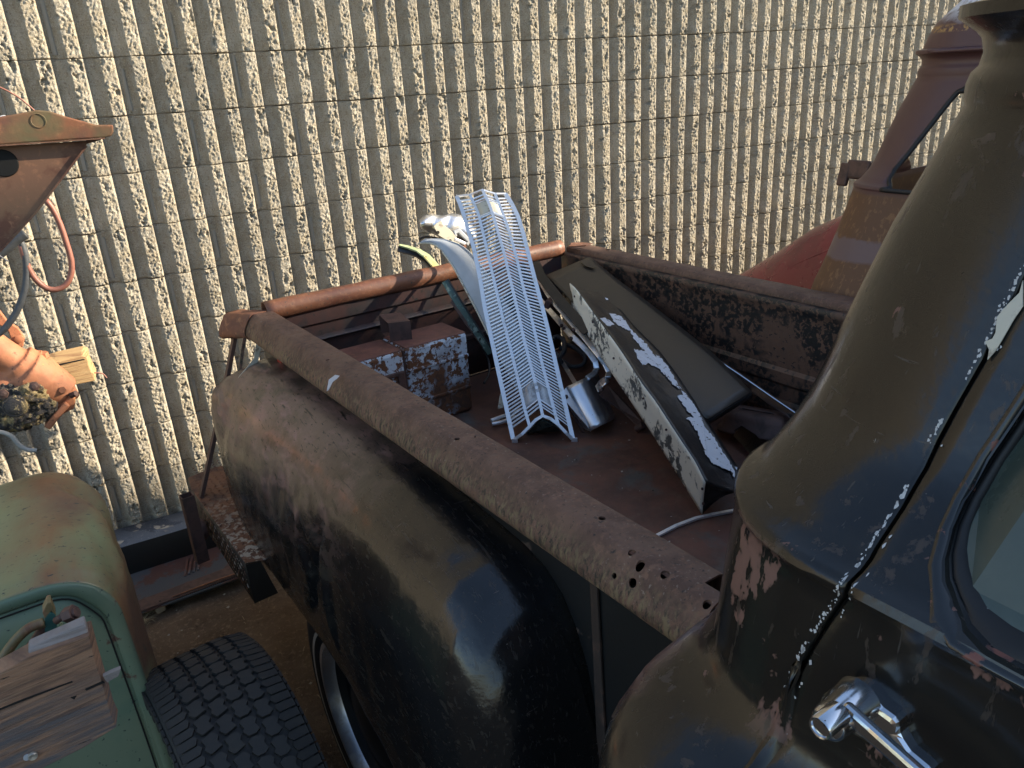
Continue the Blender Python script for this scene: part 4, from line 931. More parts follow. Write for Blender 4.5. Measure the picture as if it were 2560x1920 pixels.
for t0, t1, m_ in ((.075, .162, 'clear'), (.90, .955, 'cream')):
    rows = []
    for j in range(7):
        t = t0 + (t1 - t0) * j / 6
        rows.append([gp(1, t, .001), gp(1, t).lerp(gp(2, t), .5) + gn * .003, gp(2, t, .001), gp(2, t).lerp(gp(3, t), .5) + gn * .003, gp(3, t, .001)])
    ln = grid('lamp_lens', rows, m_, gr, solid=.006)
    bar('lens_rim', [gp(1, t0, .002), gp(2, t0, .002), gp(3, t0, .002)], .004, .004, 'alu', gr, up=gn)
    bar('lens_rim', [gp(1, t1, .002), gp(2, t1, .002), gp(3, t1, .002)], .004, .004, 'alu', gr, up=gn)
    if m_ == 'clear':
        cc = gp(2, .125, .004)
        for r_ in (.006, .010, .014): lathe('lens_ring', cc, gn, [(r_, 0), (r_ + .0012, .001), (r_ + .0024, 0)], 'clear', ln, 24)
# ---- pale panel behind
pA, pB, pC = gA - gn * .075, gB - gn * .075, gC - gn * .06
ppl = plane(pA, pB, pC)
wp = empty('pale_panel', ppl(1330, 985), 'long pale blue white painted sheet metal panel behind the slatted grille', 'body panel')
LE = [(1045, 609), (1070, 606), (1096, 616), (1114, 640), (1134, 668), (1153, 704), (1192, 777), (1240, 875), (1300, 985)]
RE = [(1062, 598), (1110, 598), (1152, 612), (1178, 634), (1200, 660), (1232, 706), (1275, 778), (1325, 868), (1368, 968)]
n_ = 40; rows = []
for i in range(n_ + 1):
    t = i / n_; a = pick(LE, t); b = pick(RE, t)
    rows.append([ppl(a[0] + (b[0] - a[0]) * j / 10, a[1] + (b[1] - a[1]) * j / 10, .008 * sin(pi * j / 10) + .018 * ss(.25, .0, t) - .05 * ss(.12, 0, t) * 0) for j in range(11)])
pnl = grid('panel', rows, 'white_panel', wp, solid=.002)
tube('rolled_edge', [ppl(*pick(LE, i / 30), .003 + .018 * ss(.25, .0, i / 30)) for i in range(31)], .0035, 'cream', wp, smooth_path=False)
tube('rolled_edge', [ppl(*pick(RE, i / 30), .003 + .018 * ss(.25, .0, i / 30)) for i in range(31)], .0025, 'white_panel', wp, smooth_path=False)
tr = bvh(pnl)
drape('tape_mark', pnl, [(1180, 729), (1193, 727), (1194, 732), (1186, 734), (1186, 738), (1194, 740), (1194, 744), (1182, 743)], 'dark', wp, tree=tr)
for x, y in ((1296, 822), (1308, 843), (1308, 921), (1313, 917), (1318, 930), (1322, 938), (1195, 772)): drape('scuff_mark', pnl, [(x, y), (x + 5, y - 1), (x + 6, y + 2), (x + 1, y + 3)], 'dark', wp, tree=tr)
# ---- dark green moulding with pale curled end
gt = empty('green_trim_strip', onu(1225, 880, .78), 'long narrow dark green trim strip with a yellow curled end over the tailgate', 'trim strip')
gpts = [(1092, 668, 1.01), (1110, 700, .98), (1135, 742, .94), (1175, 805, .89), (1226, 884, .82)]
bar('strip', [onu(*p) for p in gpts], .024, .008, 'trim_green', gt, up=Vector((-.4, -1, .5)), n=6, smooth_path=True)
bar('strip_edge', [onu(x + 8, y - 4, u - .005) for x, y, u in gpts], .007, .008, 'black_side', gt, up=Vector((-.4, -1, .5)))
cpts = [(998, 613, 1.13), (1020, 618, 1.12), (1045, 626, 1.09), (1066, 640, 1.06), (1080, 655, 1.03), (1094, 672, 1.00)]
bar('curled_end', [onu(x, y, u) for x, y, u in cpts], .030, .006, 'yellow_green', gt, up=Vector((.1, -.4, 1)), n=5, smooth_path=True, taper=lambda t: .35 + .65 * min(1, t * 1.6))
bar('curled_under', [onu(x - 3, y + 9, u + .01) for x, y, u in cpts], .022, .012, 'rubber_black', gt, up=Vector((.1, -1, .3)), n=5, smooth_path=True)
ru = bar('rusty_strip', [onu(1128, 752, .94), onu(1160, 800, .90), onu(1205, 862, .85)], .011, .005, 'steel_rust', None, up=Vector((-.4, -1, .5)), loc=onu(1205, 862, .85))
tag(ru, 'thin rusty metal strip lying beside the dark green trim', 'metal strip')
dk = tube('black_strap', [onu(1207, 870, .86), onu(1222, 905, .84), onu(1222, 935, .80), onu(1210, 958, .76)], .005, 'rubber_black', None, loc=onu(1210, 958, .76))
tag(dk, 'thin black rubber strap hanging from the green trim to the bed floor', 'strap')
# ---- bits on top of the tailgate behind the grille
bpz = lambda x, y: onu(x, y, 1.14)
bm_ = empty('bumper_end', bpz(1110, 580), 'rusty curved chrome bumper end lying on the tailgate behind the grille', 'bumper end')
up_ = [(1049, 552), (1060, 540), (1083, 537), (1107, 541), (1128, 534), (1150, 538), (1172, 556), (1190, 575)]
dn_ = [(1051, 566), (1058, 573), (1076, 580), (1099, 592), (1120, 600), (1146, 606), (1168, 612), (1188, 616)]
rows = [[onu(*[pick(up_, i / 24)[q] + (pick(dn_, i / 24)[q] - pick(up_, i / 24)[q]) * j / 8 for q in (0, 1)], 1.14 - .03 * sin(pi * j / 8) + .006 * sin(i * 1.1 + j * .5)) for i in range(25)] for j in range(9)]
grid('blade', rows, 'chrome_worn', bm_, solid=.003)
prism('mount_ear', [bpz(*p) for p in [(1048, 556), (1056, 550), (1090, 560), (1084, 578), (1060, 574), (1050, 570)]], U * -.004, 'rust_orange', bm_)
cyl('bolt_hole', bpz(1056, 564) - U * .006, U, .006, .003, 'dark', bm_, 14)
hb = empty('holed_bracket', onu(1120, 590, 1.09), 'cream painted bracket with round holes under the chrome bumper end', 'bracket')
prism('plate', [onu(*p, 1.09) for p in [(1083, 566), (1088, 560), (1103, 550), (1107, 561), (1125, 575), (1140, 592), (1150, 615), (1134, 610), (1110, 597), (1095, 588)]], U * -.004, 'cream', hb, bevel=.001)
cyl('hole', onu(1095, 581, 1.083), U, .006, .004, 'dark', hb, 14); cyl('hole', onu(1126, 601, 1.083), U, .0045, .004, 'dark', hb, 14)
lt = empty('hinge_latch', onu(1150, 590, 1.04), 'small white painted hinge latch beside the top left of the grille', 'latch')
bar('latch_arm', [onu(*p, 1.04) for p in [(1134, 582), (1146, 576), (1158, 588), (1172, 602), (1166, 612)]], .016, .010, 'white_panel', lt, up=U, bevel=.002)
bar('latch_link', [onu(*p, 1.03) for p in [(1136, 598), (1150, 604), (1163, 610)]], .012, .008, 'alu', lt, up=U, bevel=.002)
cyl('rivet', onu(1140, 588, 1.03), U, .004, .006, 'alu', lt, 12); cyl('rivet', onu(1160, 616, 1.03), U, .007, .012, 'rust_orange', lt, 14)
bk = tube('black_seal_strip', [onu(*p, 1.16) for p in [(1048, 598), (1062, 592), (1085, 594), (1110, 600), (1135, 608)]], .008, 'rubber_black', None, loc=onu(1110, 600, 1.16), flat=.5)
tag(bk, 'black rubber seal strip lying on the tailgate under the cream bracket', 'rubber strip')
tg2 = prism('torn_chrome_scrap', [onu(*p, .98) for p in [(1322, 626), (1334, 634), (1344, 632), (1345, 640), (1330, 644), (1322, 642)]], U * -.003, 'chrome', None, loc=onu(1334, 636, .98))
tag(tg2, 'small torn bright metal scrap beside the right edge of the grille top', 'metal scrap')
# ---- chrome headlamp trims
def zline(pts, z0, z1): n = len(pts) - 1; return [onz(x, y, z0 + (z1 - z0) * i / n) for i, (x, y) in enumerate(pts)]
t1 = empty('chrome_trim_plate', onz(1470, 1060, .67), 'bent chrome trim strip ending in a broad blue reflecting plate with rusty bolts', 'chrome trim')
s1 = [(1300, 688), (1340, 738), (1362, 764), (1384, 788), (1405, 812), (1431, 842), (1455, 864), (1475, 885), (1489, 905), (1492, 922)]
q1 = zline(s1, .98, .80) + [onz(1486, 934, .792), onz(1468, 946, .785)]
bar('strip', q1, .021, .008, 'chrome_worn', t1, up=Vector((-.55, -.45, .7)), n=4, smooth_path=True, bevel=.002)
Lp_ = [(1416, 968), (1440, 1010), (1460, 1046), (1477, 1077)]; Rp_ = [(1493, 930), (1506, 968), (1522, 1008), (1539, 1046)]
rows = []
for i in range(13):
    t = i / 12; a = pick(Lp_, t); b = pick(Rp_, t); r = []
    for j in range(13):
        f = j / 12; z = (.775 - .105 * t) + .020 * sin(pi * min(1, f * 1.1) * .8) - .040 * max(0, f - .6) / .4
        r.append(onz(a[0] + (b[0] - a[0]) * f, a[1] + (b[1] - a[1]) * f, z))
    rows.append(r)
grid('plate', rows, 'chrome_worn', t1, solid=.002)
prism('flange', [onz(1400, 986, .762), onz(1416, 968, .775), onz(1477, 1077, .670), onz(1457, 1068, .662)], (0, 0, -.003), 'chrome_worn', t1)
for x, y, z in ((1416, 992, .757), (1453, 1049, .69), (1404, 814, .90), (1410, 822, .89), (1428, 846, .88)): cyl('bolt', onz(x, y, z + .004), (-.4, -.5, .8), .0065, .008, 'steel_rust', t1, 6)
prism('backing_plate', [onz(1398, 984, .755), onz(1405, 980, .755), onz(1462, 1080, .658), (onz(1455, 1078, .657))], (0, 0, -.004), 'steel_rust', t1)
t2 = empty('chrome_trim_strip', onz(1502, 975, .75), 'narrow bent chrome strip ending in a small bolted ear beside the white panel', 'chrome trim')
s2 = [(1330, 668), (1350, 702), (1370, 735), (1390, 762), (1412, 787), (1433, 812), (1458, 840), (1479, 866), (1500, 892), (1513, 909), (1523, 930)]
bar('strip', zline(s2, 1.04, .82) + [onz(1520, 944, .81)], .020, .009, 'chrome_worn', t2, up=Vector((-.55, -.45, .7)), n=4, smooth_path=True, bevel=.002)
rows = []
for j in range(7):
    f = j / 6; rows.append([onz(1516 + (1488 - 1516) * f + 7 * k / 4, 940 + (965 - 940) * f + 16 * k / 4 - 3 * sin(pi * f), .80 + .008 * sin(2.2 * pi * f)) for k in range(5)])
grid('ear', rows, 'chrome_worn', t2, solid=.002)
cyl('bolt', onz(1502, 976, .806), (-.4, -.5, .8), .006, .008, 'steel_rust', t2, 6); cyl('bolt', onz(1434, 825, .93), (-.4, -.5, .8), .006, .010, 'steel_rust', t2, 6)
cl = boxm('rusty_clip', onz(1372, 758, .975), (.045, .022, .03), 'steel_rust', None, Matrix.Rotation(radians(40), 3, 'Z') @ Matrix.Rotation(radians(25), 3, 'X'), .003)
tag(cl, 'dark rusty clip gripping the two chrome strips beside the grille', 'clip')
rbk = empty('rusty_bracket', onz(1590, 1060, .66), 'long bent rusty steel bracket lying under the white panel', 'bracket')
prism('arm', [onz(1497, 986, .74), onz(1520, 962, .76), (onz(1562, 1000, .72)), onz(1604, 1052, .68), onz(1598, 1068, .67), onz(1550, 1022, .70)], (0, 0, -.006), 'steel_rust', rbk, bevel=.002)
cyl('stub', onz(1600, 1068, .668), (.3, -.6, .5), .012, .03, 'steel_rust', rbk, 12)
hz = tube('cable_loop', [onz(1412, 915, .68), onz(1398, 897, .73), onz(1411, 875, .76), onz(1408, 850, .78), onz(1392, 842, .78), onz(1376, 852, .78)], .010, 'cable', None, loc=onz(1412, 915, .68), n=30)
tag(hz, 'short grey hose curved like a hook between grille and chrome strips', 'hose')
hz2 = tube('hose_coil', [onz(1404, 902, .67), onz(1430, 916, .67), onz(1456, 912, .67), onz(1462, 892, .68), onz(1440, 872, .68), onz(1418, 862, .68), onz(1400, 872, .67)], .009, 'cable', None, loc=onz(1430, 916, .66), n=36)
tag(hz2, 'dark hose coiled on the bed floor behind the chrome strips', 'hose')
vs_ = bar('flat_strip', [onz(1388, 882, .72), onz(1412, 915, .70), onz(1438, 958, .68)], .016, .006, 'chrome_worn', None, up=Vector((-.5, -.5, .7)), loc=onz(1438, 958, .66))
tag(vs_, 'straight bright strip between the grille foot and the chrome plate', 'trim strip')
mi = empty('wing_mirror', onz(1250, 1045, .66), 'pale mirror arm poking out on the floor left of the grille foot', 'mirror arm')
tube('arm', [onz(1228, 1052, .665), onz(1250, 1044, .668), onz(1290, 1030, .67), onz(1330, 1015, .67)], .008, 'alu', mi); tube('arm', [onz(1230, 1060, .662), onz(1255, 1055, .664), onz(1290, 1042, .665)], .007, 'alu', mi)
prism('ear', [onz(1244, 1022, .68), onz(1250, 985, .71), onz(1258, 990, .71), onz(1256, 1020, .68)], (.004, .002, 0), 'cream', mi)
gg = prism('cracked_glass_lens', [onz(1316, 1085, .657), onz(1338, 1062, .70), onz(1358, 1052, .72), onz(1385, 1064, .70), onz(1402, 1078, .657)], (.01, .02, 0), 'glass', None, loc=onz(1358, 1080, .655))
tag(gg, 'broken green glass lens on the floor under the arch of the grille', 'glass lens')
# ---- big dark panel leaning on the far side
dpl = plane(onz(1407, 680, 1.05), onz(1474, 644, 1.075), onz(1824, 1020, .83))
dp = empty('dark_panel', dpl(1824, 1020), 'large smooth dusty black body panel leaning against the far bed side', 'body panel')
LE = [(1365, 690), (1420, 745), (1500, 830), (1600, 920), (1690, 1000), (1770, 1050)]; RE = [(1474, 644), (1540, 698), (1620, 757), (1700, 819), (1778, 881), (1840, 942), (1879, 982)]
rows = []
for i in range(25):
    a = pick(LE, i / 24); b = pick(RE, i / 24)
    rows.append([dpl(a[0] + (b[0] - a[0]) * j / 12, a[1] + (b[1] - a[1]) * j / 12, .012 * sin(pi * j / 12)) for j in range(13)])
dpn = grid('panel', rows, 'dk_panel', dp, solid=.004)
e_ = [dpl(1770 + (1879 - 1770) * j / 8, 1050 + (982 - 1050) * j / 8, .012 * sin(pi * j / 8)) for j in range(9)]
grid('return_edge', [e_, [p + Vector((.004, .010, -.022)) for p in e_]], 'black_side', dp, solid=.002)
prism('bent_flap', [dpl(x, y, .035) for x, y in [(1450, 652), (1462, 649), (1478, 648), (1490, 668), (1480, 670), (1464, 665)]], gn * -.002, 'dk_panel', dp)
st_ = bar('dark_moulding', [onz(1338, 655, 1.08), onz(1352, 690, 1.05), onz(1400, 752, 1.0), onz(1470, 830, .94)], .035, .006, 'black_side', None, up=Vector((-.5, -.5, .7)), n=5, smooth_path=True, loc=onz(1470, 830, .9))
tag(st_, 'dark moulding between the chrome strips and the large black panel', 'moulding')
# ---- white and black peeling fender skirt
wf = empty('peeling_panel', onz(1760, 1280, .655), 'long folded panel with chalky white face and peeling black top, tip up', 'body panel')
FO = [(1425, 708), (1441, 722), (1488, 788), (1550, 873), (1608, 963), (1640, 1005), (1698, 1094), (1738, 1154), (1764, 1206)]
LF = [(1430, 735), (1429, 770), (1470, 838), (1511, 904), (1569, 990), (1628, 1079), (1710, 1211), (1756, 1285)]
RF = [(1458, 724), (1511, 729), (1546, 768), (1589, 819), (1651, 881), (1697, 943), (1767, 1050), (1813, 1120), (1886, 1233)]
def wz_(a, b, t): return a + (b - a) * t
rowsA = []; rowsB = []
for i in range(41):
    t = i / 40; f = pick(FO, t); l = pick(LF, t); r = pick(RF, t)
    F = onz(*f, wz_(1.07, .775, t)); L_ = onz(*l, wz_(.985, .657, t)); R_ = onz(*r, wz_(1.03, .72, t))
    rowsA.append([L_.lerp(F, j / 8) + gn * (-.006 * sin(pi * j / 8)) for j in range(9)])
    rowsB.append([F.lerp(R_, j / 12) + Vector((0, 0, -.012 * sin(pi * j / 12) + .0015 * noise.fractal(Vector((i * .4, j * .5, 1)), .8, 2, 3))) for j in range(13)])
fa = grid('white_face', rowsA, 'wf_white', wf, solid=.002); fb = grid('black_face', rowsB, 'wf_black', wf, solid=.002)
trb = bvh(fb)
def conv(pts, x0, y0, k): return [(x0 + x * k, y0 + y * k) for x, y in pts]
rj = random.Random(21)
def ragged(pts, a=2.2):
    out = []
    for i, p in enumerate(pts):
        q = pts[(i + 1) % len(pts)]; d = math.hypot(q[0] - p[0], q[1] - p[1]); k = max(1, int(d / 4))
        for j in range(k): out.append((p[0] + (q[0] - p[0]) * j / k + rj.uniform(-a, a), p[1] + (q[1] - p[1]) * j / k + rj.uniform(-a, a)))
    return out
patches = [conv([(1660, 400), (1700, 395), (1765, 440), (1735, 452)], 850, 640, .3888),
    conv([(1722, 362), (1800, 385), (1835, 412), (1860, 455), (1905, 505), (1965, 562), (2012, 622), (2060, 685), (2112, 765), (2190, 852), (2150, 838), (2100, 770), (2045, 722), (1985, 690), (1945, 700), (1905, 640), (1890, 596), (1960, 612), (1898, 540), (1868, 482), (1785, 445)], 850, 640, .3888),
    conv([(0, 20), (60, 70), (110, 135), (190, 280), (150, 292), (105, 205), (60, 165), (0, 115)], 1640, 880, .289),
    conv([(200, 295), (262, 370), (330, 450), (385, 560), (432, 662), (500, 742), (560, 832), (620, 922), (690, 1042), (680, 1080), (640, 1030), (560, 992), (490, 962), (430, 882), (382, 762), (352, 682), (290, 592), (250, 575), (335, 562), (262, 500), (190, 382), (232, 372)], 1640, 880, .289),
    conv([(680, 985), (712, 990), (700, 1015), (678, 1008)], 1640, 880, .289), conv([(755, 1108), (772, 1112), (770, 1128), (757, 1126)], 1640, 880, .289),
    conv([(1700, 262), (1722, 268), (1730, 280), (1705, 280)], 850, 640, .3888)]
for p in patches: drape('old_paint_patch', fb, ragged(p), 'wf_patch', wf, .0022 + .009, trb)
tra = bvh(fa)
fv = []; ff = []
for p in patches[:4]:
    for _ in range(110):
        q = rj.choice(p); r_ = abs(rj.gauss(0, 9)) + 1; an = rj.uniform(0, 2 * pi); i_ = p.index(q); q2 = p[(i_ + 1) % len(p)]; f_ = rj.random()
        x0, y0 = q[0] + (q2[0] - q[0]) * f_ + cos(an) * r_, q[1] + (q2[1] - q[1]) * f_ + sin(an) * r_; s_ = rj.uniform(.5, 2.6) * (1 if rj.random() < .8 else 1.8); m_ = len(fv); ok = True; tmp = []
        for k_ in range(5):
            h = trb.ray_cast(CV, ray(x0 + cos(k_ * 1.257) * s_ * rj.uniform(.6, 1.5), y0 + sin(k_ * 1.257) * s_ * rj.uniform(.6, 1.2)).normalized())
            if h[0] is None: ok = False; break
            tmp.append(h[0] - ray(x0, y0).normalized() * .0016)
        if ok: fv += tmp; ff.append(tuple(range(m_, m_ + 5)))
tag(mesh('paint_flecks', fv, ff, 'wf_patch', wf, False), kind='stuff')
for x, y in ((1483, 806), (1535, 896), (1609, 996), (1666, 1074), (1756, 1221), (1758, 1258), (1438, 742)):
    h = tra.ray_cast(CV, ray(x, y).normalized())
    if h[0]: cyl('stud', h[0] + Vector((-.5, -.5, .3)).normalized() * .006, (-.5, -.5, .3), .0035, .014, 'steel_rust', wf, 8)
for x, y, w1, h1 in ((1505, 838, 12, 26), (1550, 915, 10, 24), (1612, 1010, 10, 26), (1682, 1120, 9, 24)):   # folded gussets under the edge
    drape('gusset', fa, [(x - 2, y - h1), (x + w1, y - h1 * .1), (x + 2, y + h1 * .8)], 'black_side', wf, .004, tra)
tipF, tipL, tipR = rowsB[-1][0], rowsA[-1][0], rowsB[-1][-1]
rows = []
for j in range(9):
    f = j / 8; a = tipF.lerp(tipR, f) + Vector((0, 0, -.012 * sin(pi * f))); b = tipL.lerp(tipR, f) + Vector((.012 * sin(pi * f), .02 * sin(pi * f), .012 * sin(pi * f)))
    rows.append([a.lerp(b, k / 5) + Vector((.010, .014, 0)) * sin(pi * k / 5) for k in range(6)])
grid('end_fold', rows, 'black_side', wf, solid=.002)
# ---- right hand bits on the bed floor
cs = bar('chrome_moulding', [onv(1700, 845, 1.15), onv(1852, 947, 1.15), onv(1935, 1005, 1.148), onv(2060, 1090, 1.14)], .030, .014, 'chrome', None, up=-V, loc=onv(2019, 1060, 1.2), bevel=.004)
tag(cs, 'straight bright chrome moulding propped along the far bed side', 'chrome moulding')
vc = empty('valve_cover', onz(1900, 1060, .65), 'brown stamped steel valve cover on the bed floor below the dark panel', 'valve cover')
c0 = onz(1894, 1042, .72); ra = radians(-63); ax1 = Vector((cos(ra), sin(ra), 0)); ax2 = Vector((-sin(ra), cos(ra), 0))
rows = []
for (hw, hl, z) in ((.068, .115, -.044), (.068, .115, -.036), (.056, .103, -.034), (.050, .096, .000), (.038, .08, .015), (.022, .065, .018), (0.004, .05, .019)):
    r = []
    for k in range(32):
        t = 2 * pi * k / 32; e = .35; cx_, sy_ = cos(t), sin(t)
        r.append(c0 + ax1 * hl * (abs(cx_) ** e) * (1 if cx_ >= 0 else -1) + ax2 * hw * (abs(sy_) ** e) * (1 if sy_ >= 0 else -1) + Vector((0, 0, z)))
    rows.append(r)
grid('cover', rows, 'steel_rust', vc, close=True, solid=.002)
tube('vent_pipe', [onz(1846, 1050, .71), onz(1860, 1047, .715)], .008, 'steel_rust', vc, smooth_path=False)
b1 = bar('curved_blade', [onz(1817, 1064, .68), onz(1845, 1078, .69), onz(1875, 1102, .69), onz(1905, 1138, .68), onz(1925, 1172, .67), onz(1943, 1216, .658)], .034, .003, 'chrome', None, up=Vector((-.7, .2, .7)), n=5, smooth_path=True, loc=onz(1905, 1138, .66), taper=lambda t: .5 + 1.0 * sin(pi * t) ** .7)
b1.data.materials[0] = mat('dull_dark_chrome', (0.16, 0.16, 0.15), 0.22, 1.0); tag(b1, 'curved dull chrome blade on the floor in front of the valve cover', 'trim blade')
b2 = bar('short_blade', [onz(1960, 1020, .67), onz(1985, 1050, .67), onz(2010, 1085, .665)], .030, .003, 'chrome', None, up=Vector((-.3, -.2, 1)), n=5, smooth_path=True, loc=onz(1985, 1050, .66))
b2.data.materials[0] = b1.data.materials[0]; tag(b2, 'short dark curved trim blade between valve cover and chrome moulding', 'trim blade')
al = bar('bent_aluminium_strip', [onz(*p, .656) for p in [(1964, 1091), (1940, 1115), (1918, 1140), (1893, 1170), (1880, 1200), (1874, 1235), (1872, 1264), (1884, 1266), (1850, 1274), (1817, 1280), (1780, 1287), (1740, 1296), (1690, 1315), (1640, 1341)]], .010, .006, 'alu', None, n=3, smooth_path=True, loc=onz(1740, 1296, .653), bevel=.002)
tag(al, 'thin bent bright strip curving across the rusty bed floor', 'trim strip')
rf_ = random.Random(4); cv = []; cf = []
for i in range(260):
    la, u = rf_.uniform(.3, 1.2), rf_.uniform(-.8, .75); s = rf_.uniform(.0008, .0035) * (1 if rf_.random() < .85 else 2); n = len(cv); c = T(la, u, .6525)
    for q in range(4): t = q * pi / 2 + rf_.random(); cv.append(c + Vector((cos(t) * s, sin(t) * s * .7, rf_.uniform(0, .001))))
    cf.append((n, n + 1, n + 2, n + 3))
MT['flake'] = mat('paint_flakes', (0.34, 0.32, 0.29), 0.8, layers=[((0.05, 0.04, 0.035), 0.8, ('noise', 9, 2, 0.48, 0.5))])
tag(mesh('paint_flakes', cv, cf, 'flake', None, False), 'scattered small paint flakes and rust crumbs on the bed floor', 'debris', kind='stuff')
# ---- tank and the tube piece on it
tk = empty('fuel_tank', T(.3, .8, .65), 'rusty rectangular fuel tank with flaking pale blue paint beside the tailgate', 'fuel tank')
def tp(a, b, c): return T(a, b, c)
TX0, TX1, TU0, TU1, TZ1 = .02, .572, .716, .882, .938
r5 = Matrix.Rotation(radians(5), 3, 'Z')
boxm('tank_half', T((TX0 + .325) / 2, (TU0 + TU1) / 2, (.653 + TZ1) / 2), (.325 - TX0 - .004, TU1 - TU0, TZ1 - .653), 'tank', tk, r5, .012)
boxm('tank_half', T((.325 + TX1) / 2, (TU0 + TU1) / 2, (.653 + TZ1) / 2 + .002), (TX1 - .325 - .004, TU1 - TU0 + .006, TZ1 - .653 + .004), 'tank', tk, r5, .012)
boxm('weld_seam', T(.325, (TU0 + TU1) / 2, (.653 + TZ1) / 2), (.007, TU1 - TU0 - .006, TZ1 - .655), 'steel_rust', tk, r5, .002)
boxm('top_sheet', T((TX0 + .322) / 2, (TU0 + TU1) / 2, TZ1 - .0005), (.322 - TX0 - .008, TU1 - TU0 - .010, .005), 'tank_top', tk, r5, .003)
boxm('top_sheet', T((.328 + TX1) / 2, (TU0 + TU1) / 2, TZ1 + .0035), (TX1 - .328 - .008, TU1 - TU0 - .006, .005), 'tank_top', tk, r5, .003)
for zz, x0_, x1_, hh in ((.862, .06, .318, .016), (.825, .10, .318, .010), (.74, .2, .318, .012)): boxm('pressed_rib', T((x0_ + x1_) / 2, TU0 - .001, zz), (x1_ - x0_, .010, hh), 'steel_rust', tk, r5, .004)
boxm('pressed_rib', T(.305, TU0 - .001, .79), (.028, .009, .15), 'steel_rust', tk, r5, .004)
for zz in (.862, .745): boxm('pressed_rib', T(.45, TU0 - .0035, zz), (.235, .006, .012), 'tank', tk, r5, .003)
for x in (.41,): boxm('pressed_rib', T(x, TU0 - .0035, .70), (.012, .006, .07), 'tank', tk, r5, .003)
bt = T(.17, .77, TZ1); q0, q1, q2 = onz(976, 856, TZ1 + .003), onz(1031, 850, TZ1 + .003), onz(953, 833, TZ1 + .003)
dd1 = (q1 - q0); dd2 = (q2 - q0); hgt = .068
rows = [[q0 + dd1 * s_ + a for a in (Vector((0, 0, 0)), Vector((0, 0, hgt)), dd2 + Vector((0, 0, hgt)), dd2)] for s_ in (0, 1)]
sq = grid('square_tube_offcut', rows, 'steel_rust', None, close=True, solid=.003, off=1, smooth=False, loc=q0)
tag(sq, 'short rusty square tube offcut sitting on top of the fuel tank', 'tube offcut')

# ================================================================== LEFT SIDE
gt_ = empty('green_truck', (-.35, 1.9, GZ), 'faded green truck fender with rust brown patch at the left edge', 'truck')
arc_l = []
def gsec(y, top, xr, drop=0.0, r=.13):
    """half arch from the left out of the picture to the right lower edge"""
    pts = [Vector((-.95, y, top - .03))]
    for i in range(1, 10): pts.append(Vector((-.95 + (xr - r + .95) * i / 9.0, y, top - .03 * (1 - (i / 9)) )))
    for i in range(1, 13): a = i / 12 * pi / 2; pts.append(Vector((xr - r + r * sin(a) ** .9, y, top - r * (1 - cos(a) ** .9))))
    for i in range(1, 12): f = i / 11; pts.append(Vector((xr + .012 * sin(f * pi * .6), y, top - r - (top - r - .05) * f)))
    return pts
ys = [(1.60, .862, -.088), (1.64, .872, -.080), (1.72, .875, -.072), (1.82, .875, -.070), (1.92, .872, -.078), (2.02, .868, -.086), (2.12, .860, -.095), (2.22, .845, -.105), (2.30, .815, -.115), (2.36, .775, -.13), (2.41, .71, -.15), (2.44, .62, -.17), (2.45, .45, -.19)]
rows = []
Y = []
for (a, b) in zip(ys, ys[1:]):
    for k in range(5): Y.append(tuple(a[q] + (b[q] - a[q]) * k / 5 for q in range(3)))
Y.append(ys[-1])
for (y, tz, xr) in Y:
    r = gsec(y, tz, xr)
    for j, p in enumerate(r):
        g = math.exp(-((p.y - 2.02) / .16) ** 2 - ((j - 17) / 4.5) ** 2); g2 = math.exp(-((p.y - 1.78) / .12) ** 2 - ((j - 20) / 3.) ** 2)
        d = .030 * g * sin((p.y - 1.9) * 22 + j * .5) + .014 * g2 * sin(p.y * 30 + j) + .004 * noise.fractal(Vector((p.x * 5, p.y * 5, p.z * 4)), .8, 2, 4)
        a = min(max((j - 9) / 12, 0), 1) * pi / 2; r[j] = p + Vector((sin(a), 0, cos(a))) * d
    rows.append(r)
gf = grid('fender', rows, 'green', gt_, solid=.003, flip=False)
f0 = gsec(1.60, .862, -.088); f1 = [p + Vector((-.02 if j > 9 else 0, .012, -.020 if j < 20 else 0)) for j, p in enumerate(f0)]
ctr = Vector((-.45, 1.612, .4))
inn = [Vector((p.x, 1.615, p.z)) for p in f1]
lip = [[p for p in f0], [p + Vector((-.006 * (j > 15), -.006, -.004)) for j, p in enumerate(f0)], [p + Vector((-.022 * ss(9, 18, j), -.004, -.022 * ss(24, 14, j))) for j, p in enumerate(f0)], [p + Vector((-.030 * ss(9, 18, j), .004, -.030 * ss(24, 14, j))) for j, p in enumerate(f0)]]
grid('rolled_lip', lip, 'green_face', gt_, solid=.002)
fc = [p + Vector((-.029 * ss(9, 18, j), .003, -.029 * ss(24, 14, j))) for j, p in enumerate(f0)]
n = len(fc); vs = fc + [Vector((p.x, p.y + .002, .04)) for p in fc]
rows = []
for k in range(12): rows.append([Vector((p.x if k < 11 else p.x, 1.604 + .004 * noise.noise(Vector((p.x * 5, k * .4, 1))), p.z + (0.02 - p.z) * k / 11)) for p in fc])
grid('inner_panel', rows, 'green_face', gt_, solid=.003)
sp_ = [p + Vector((-.036 * ss(9, 18, j), -.001, -.036 * ss(24, 14, j))) for j, p in enumerate(f0)]
tube('panel_seam', sp_[3:], .0018, 'dark', gt_, smooth_path=False, sides=5)
prism('side_step', [Vector((-.079, 1.60, .55)), Vector((-.065, 1.60, .30)), Vector((-.055, 1.60, .05)), Vector((-.11, 1.60, .05)), Vector((-.105, 1.60, .5))], (0, -.006, 0), 'green_face', gt_, bevel=.002)
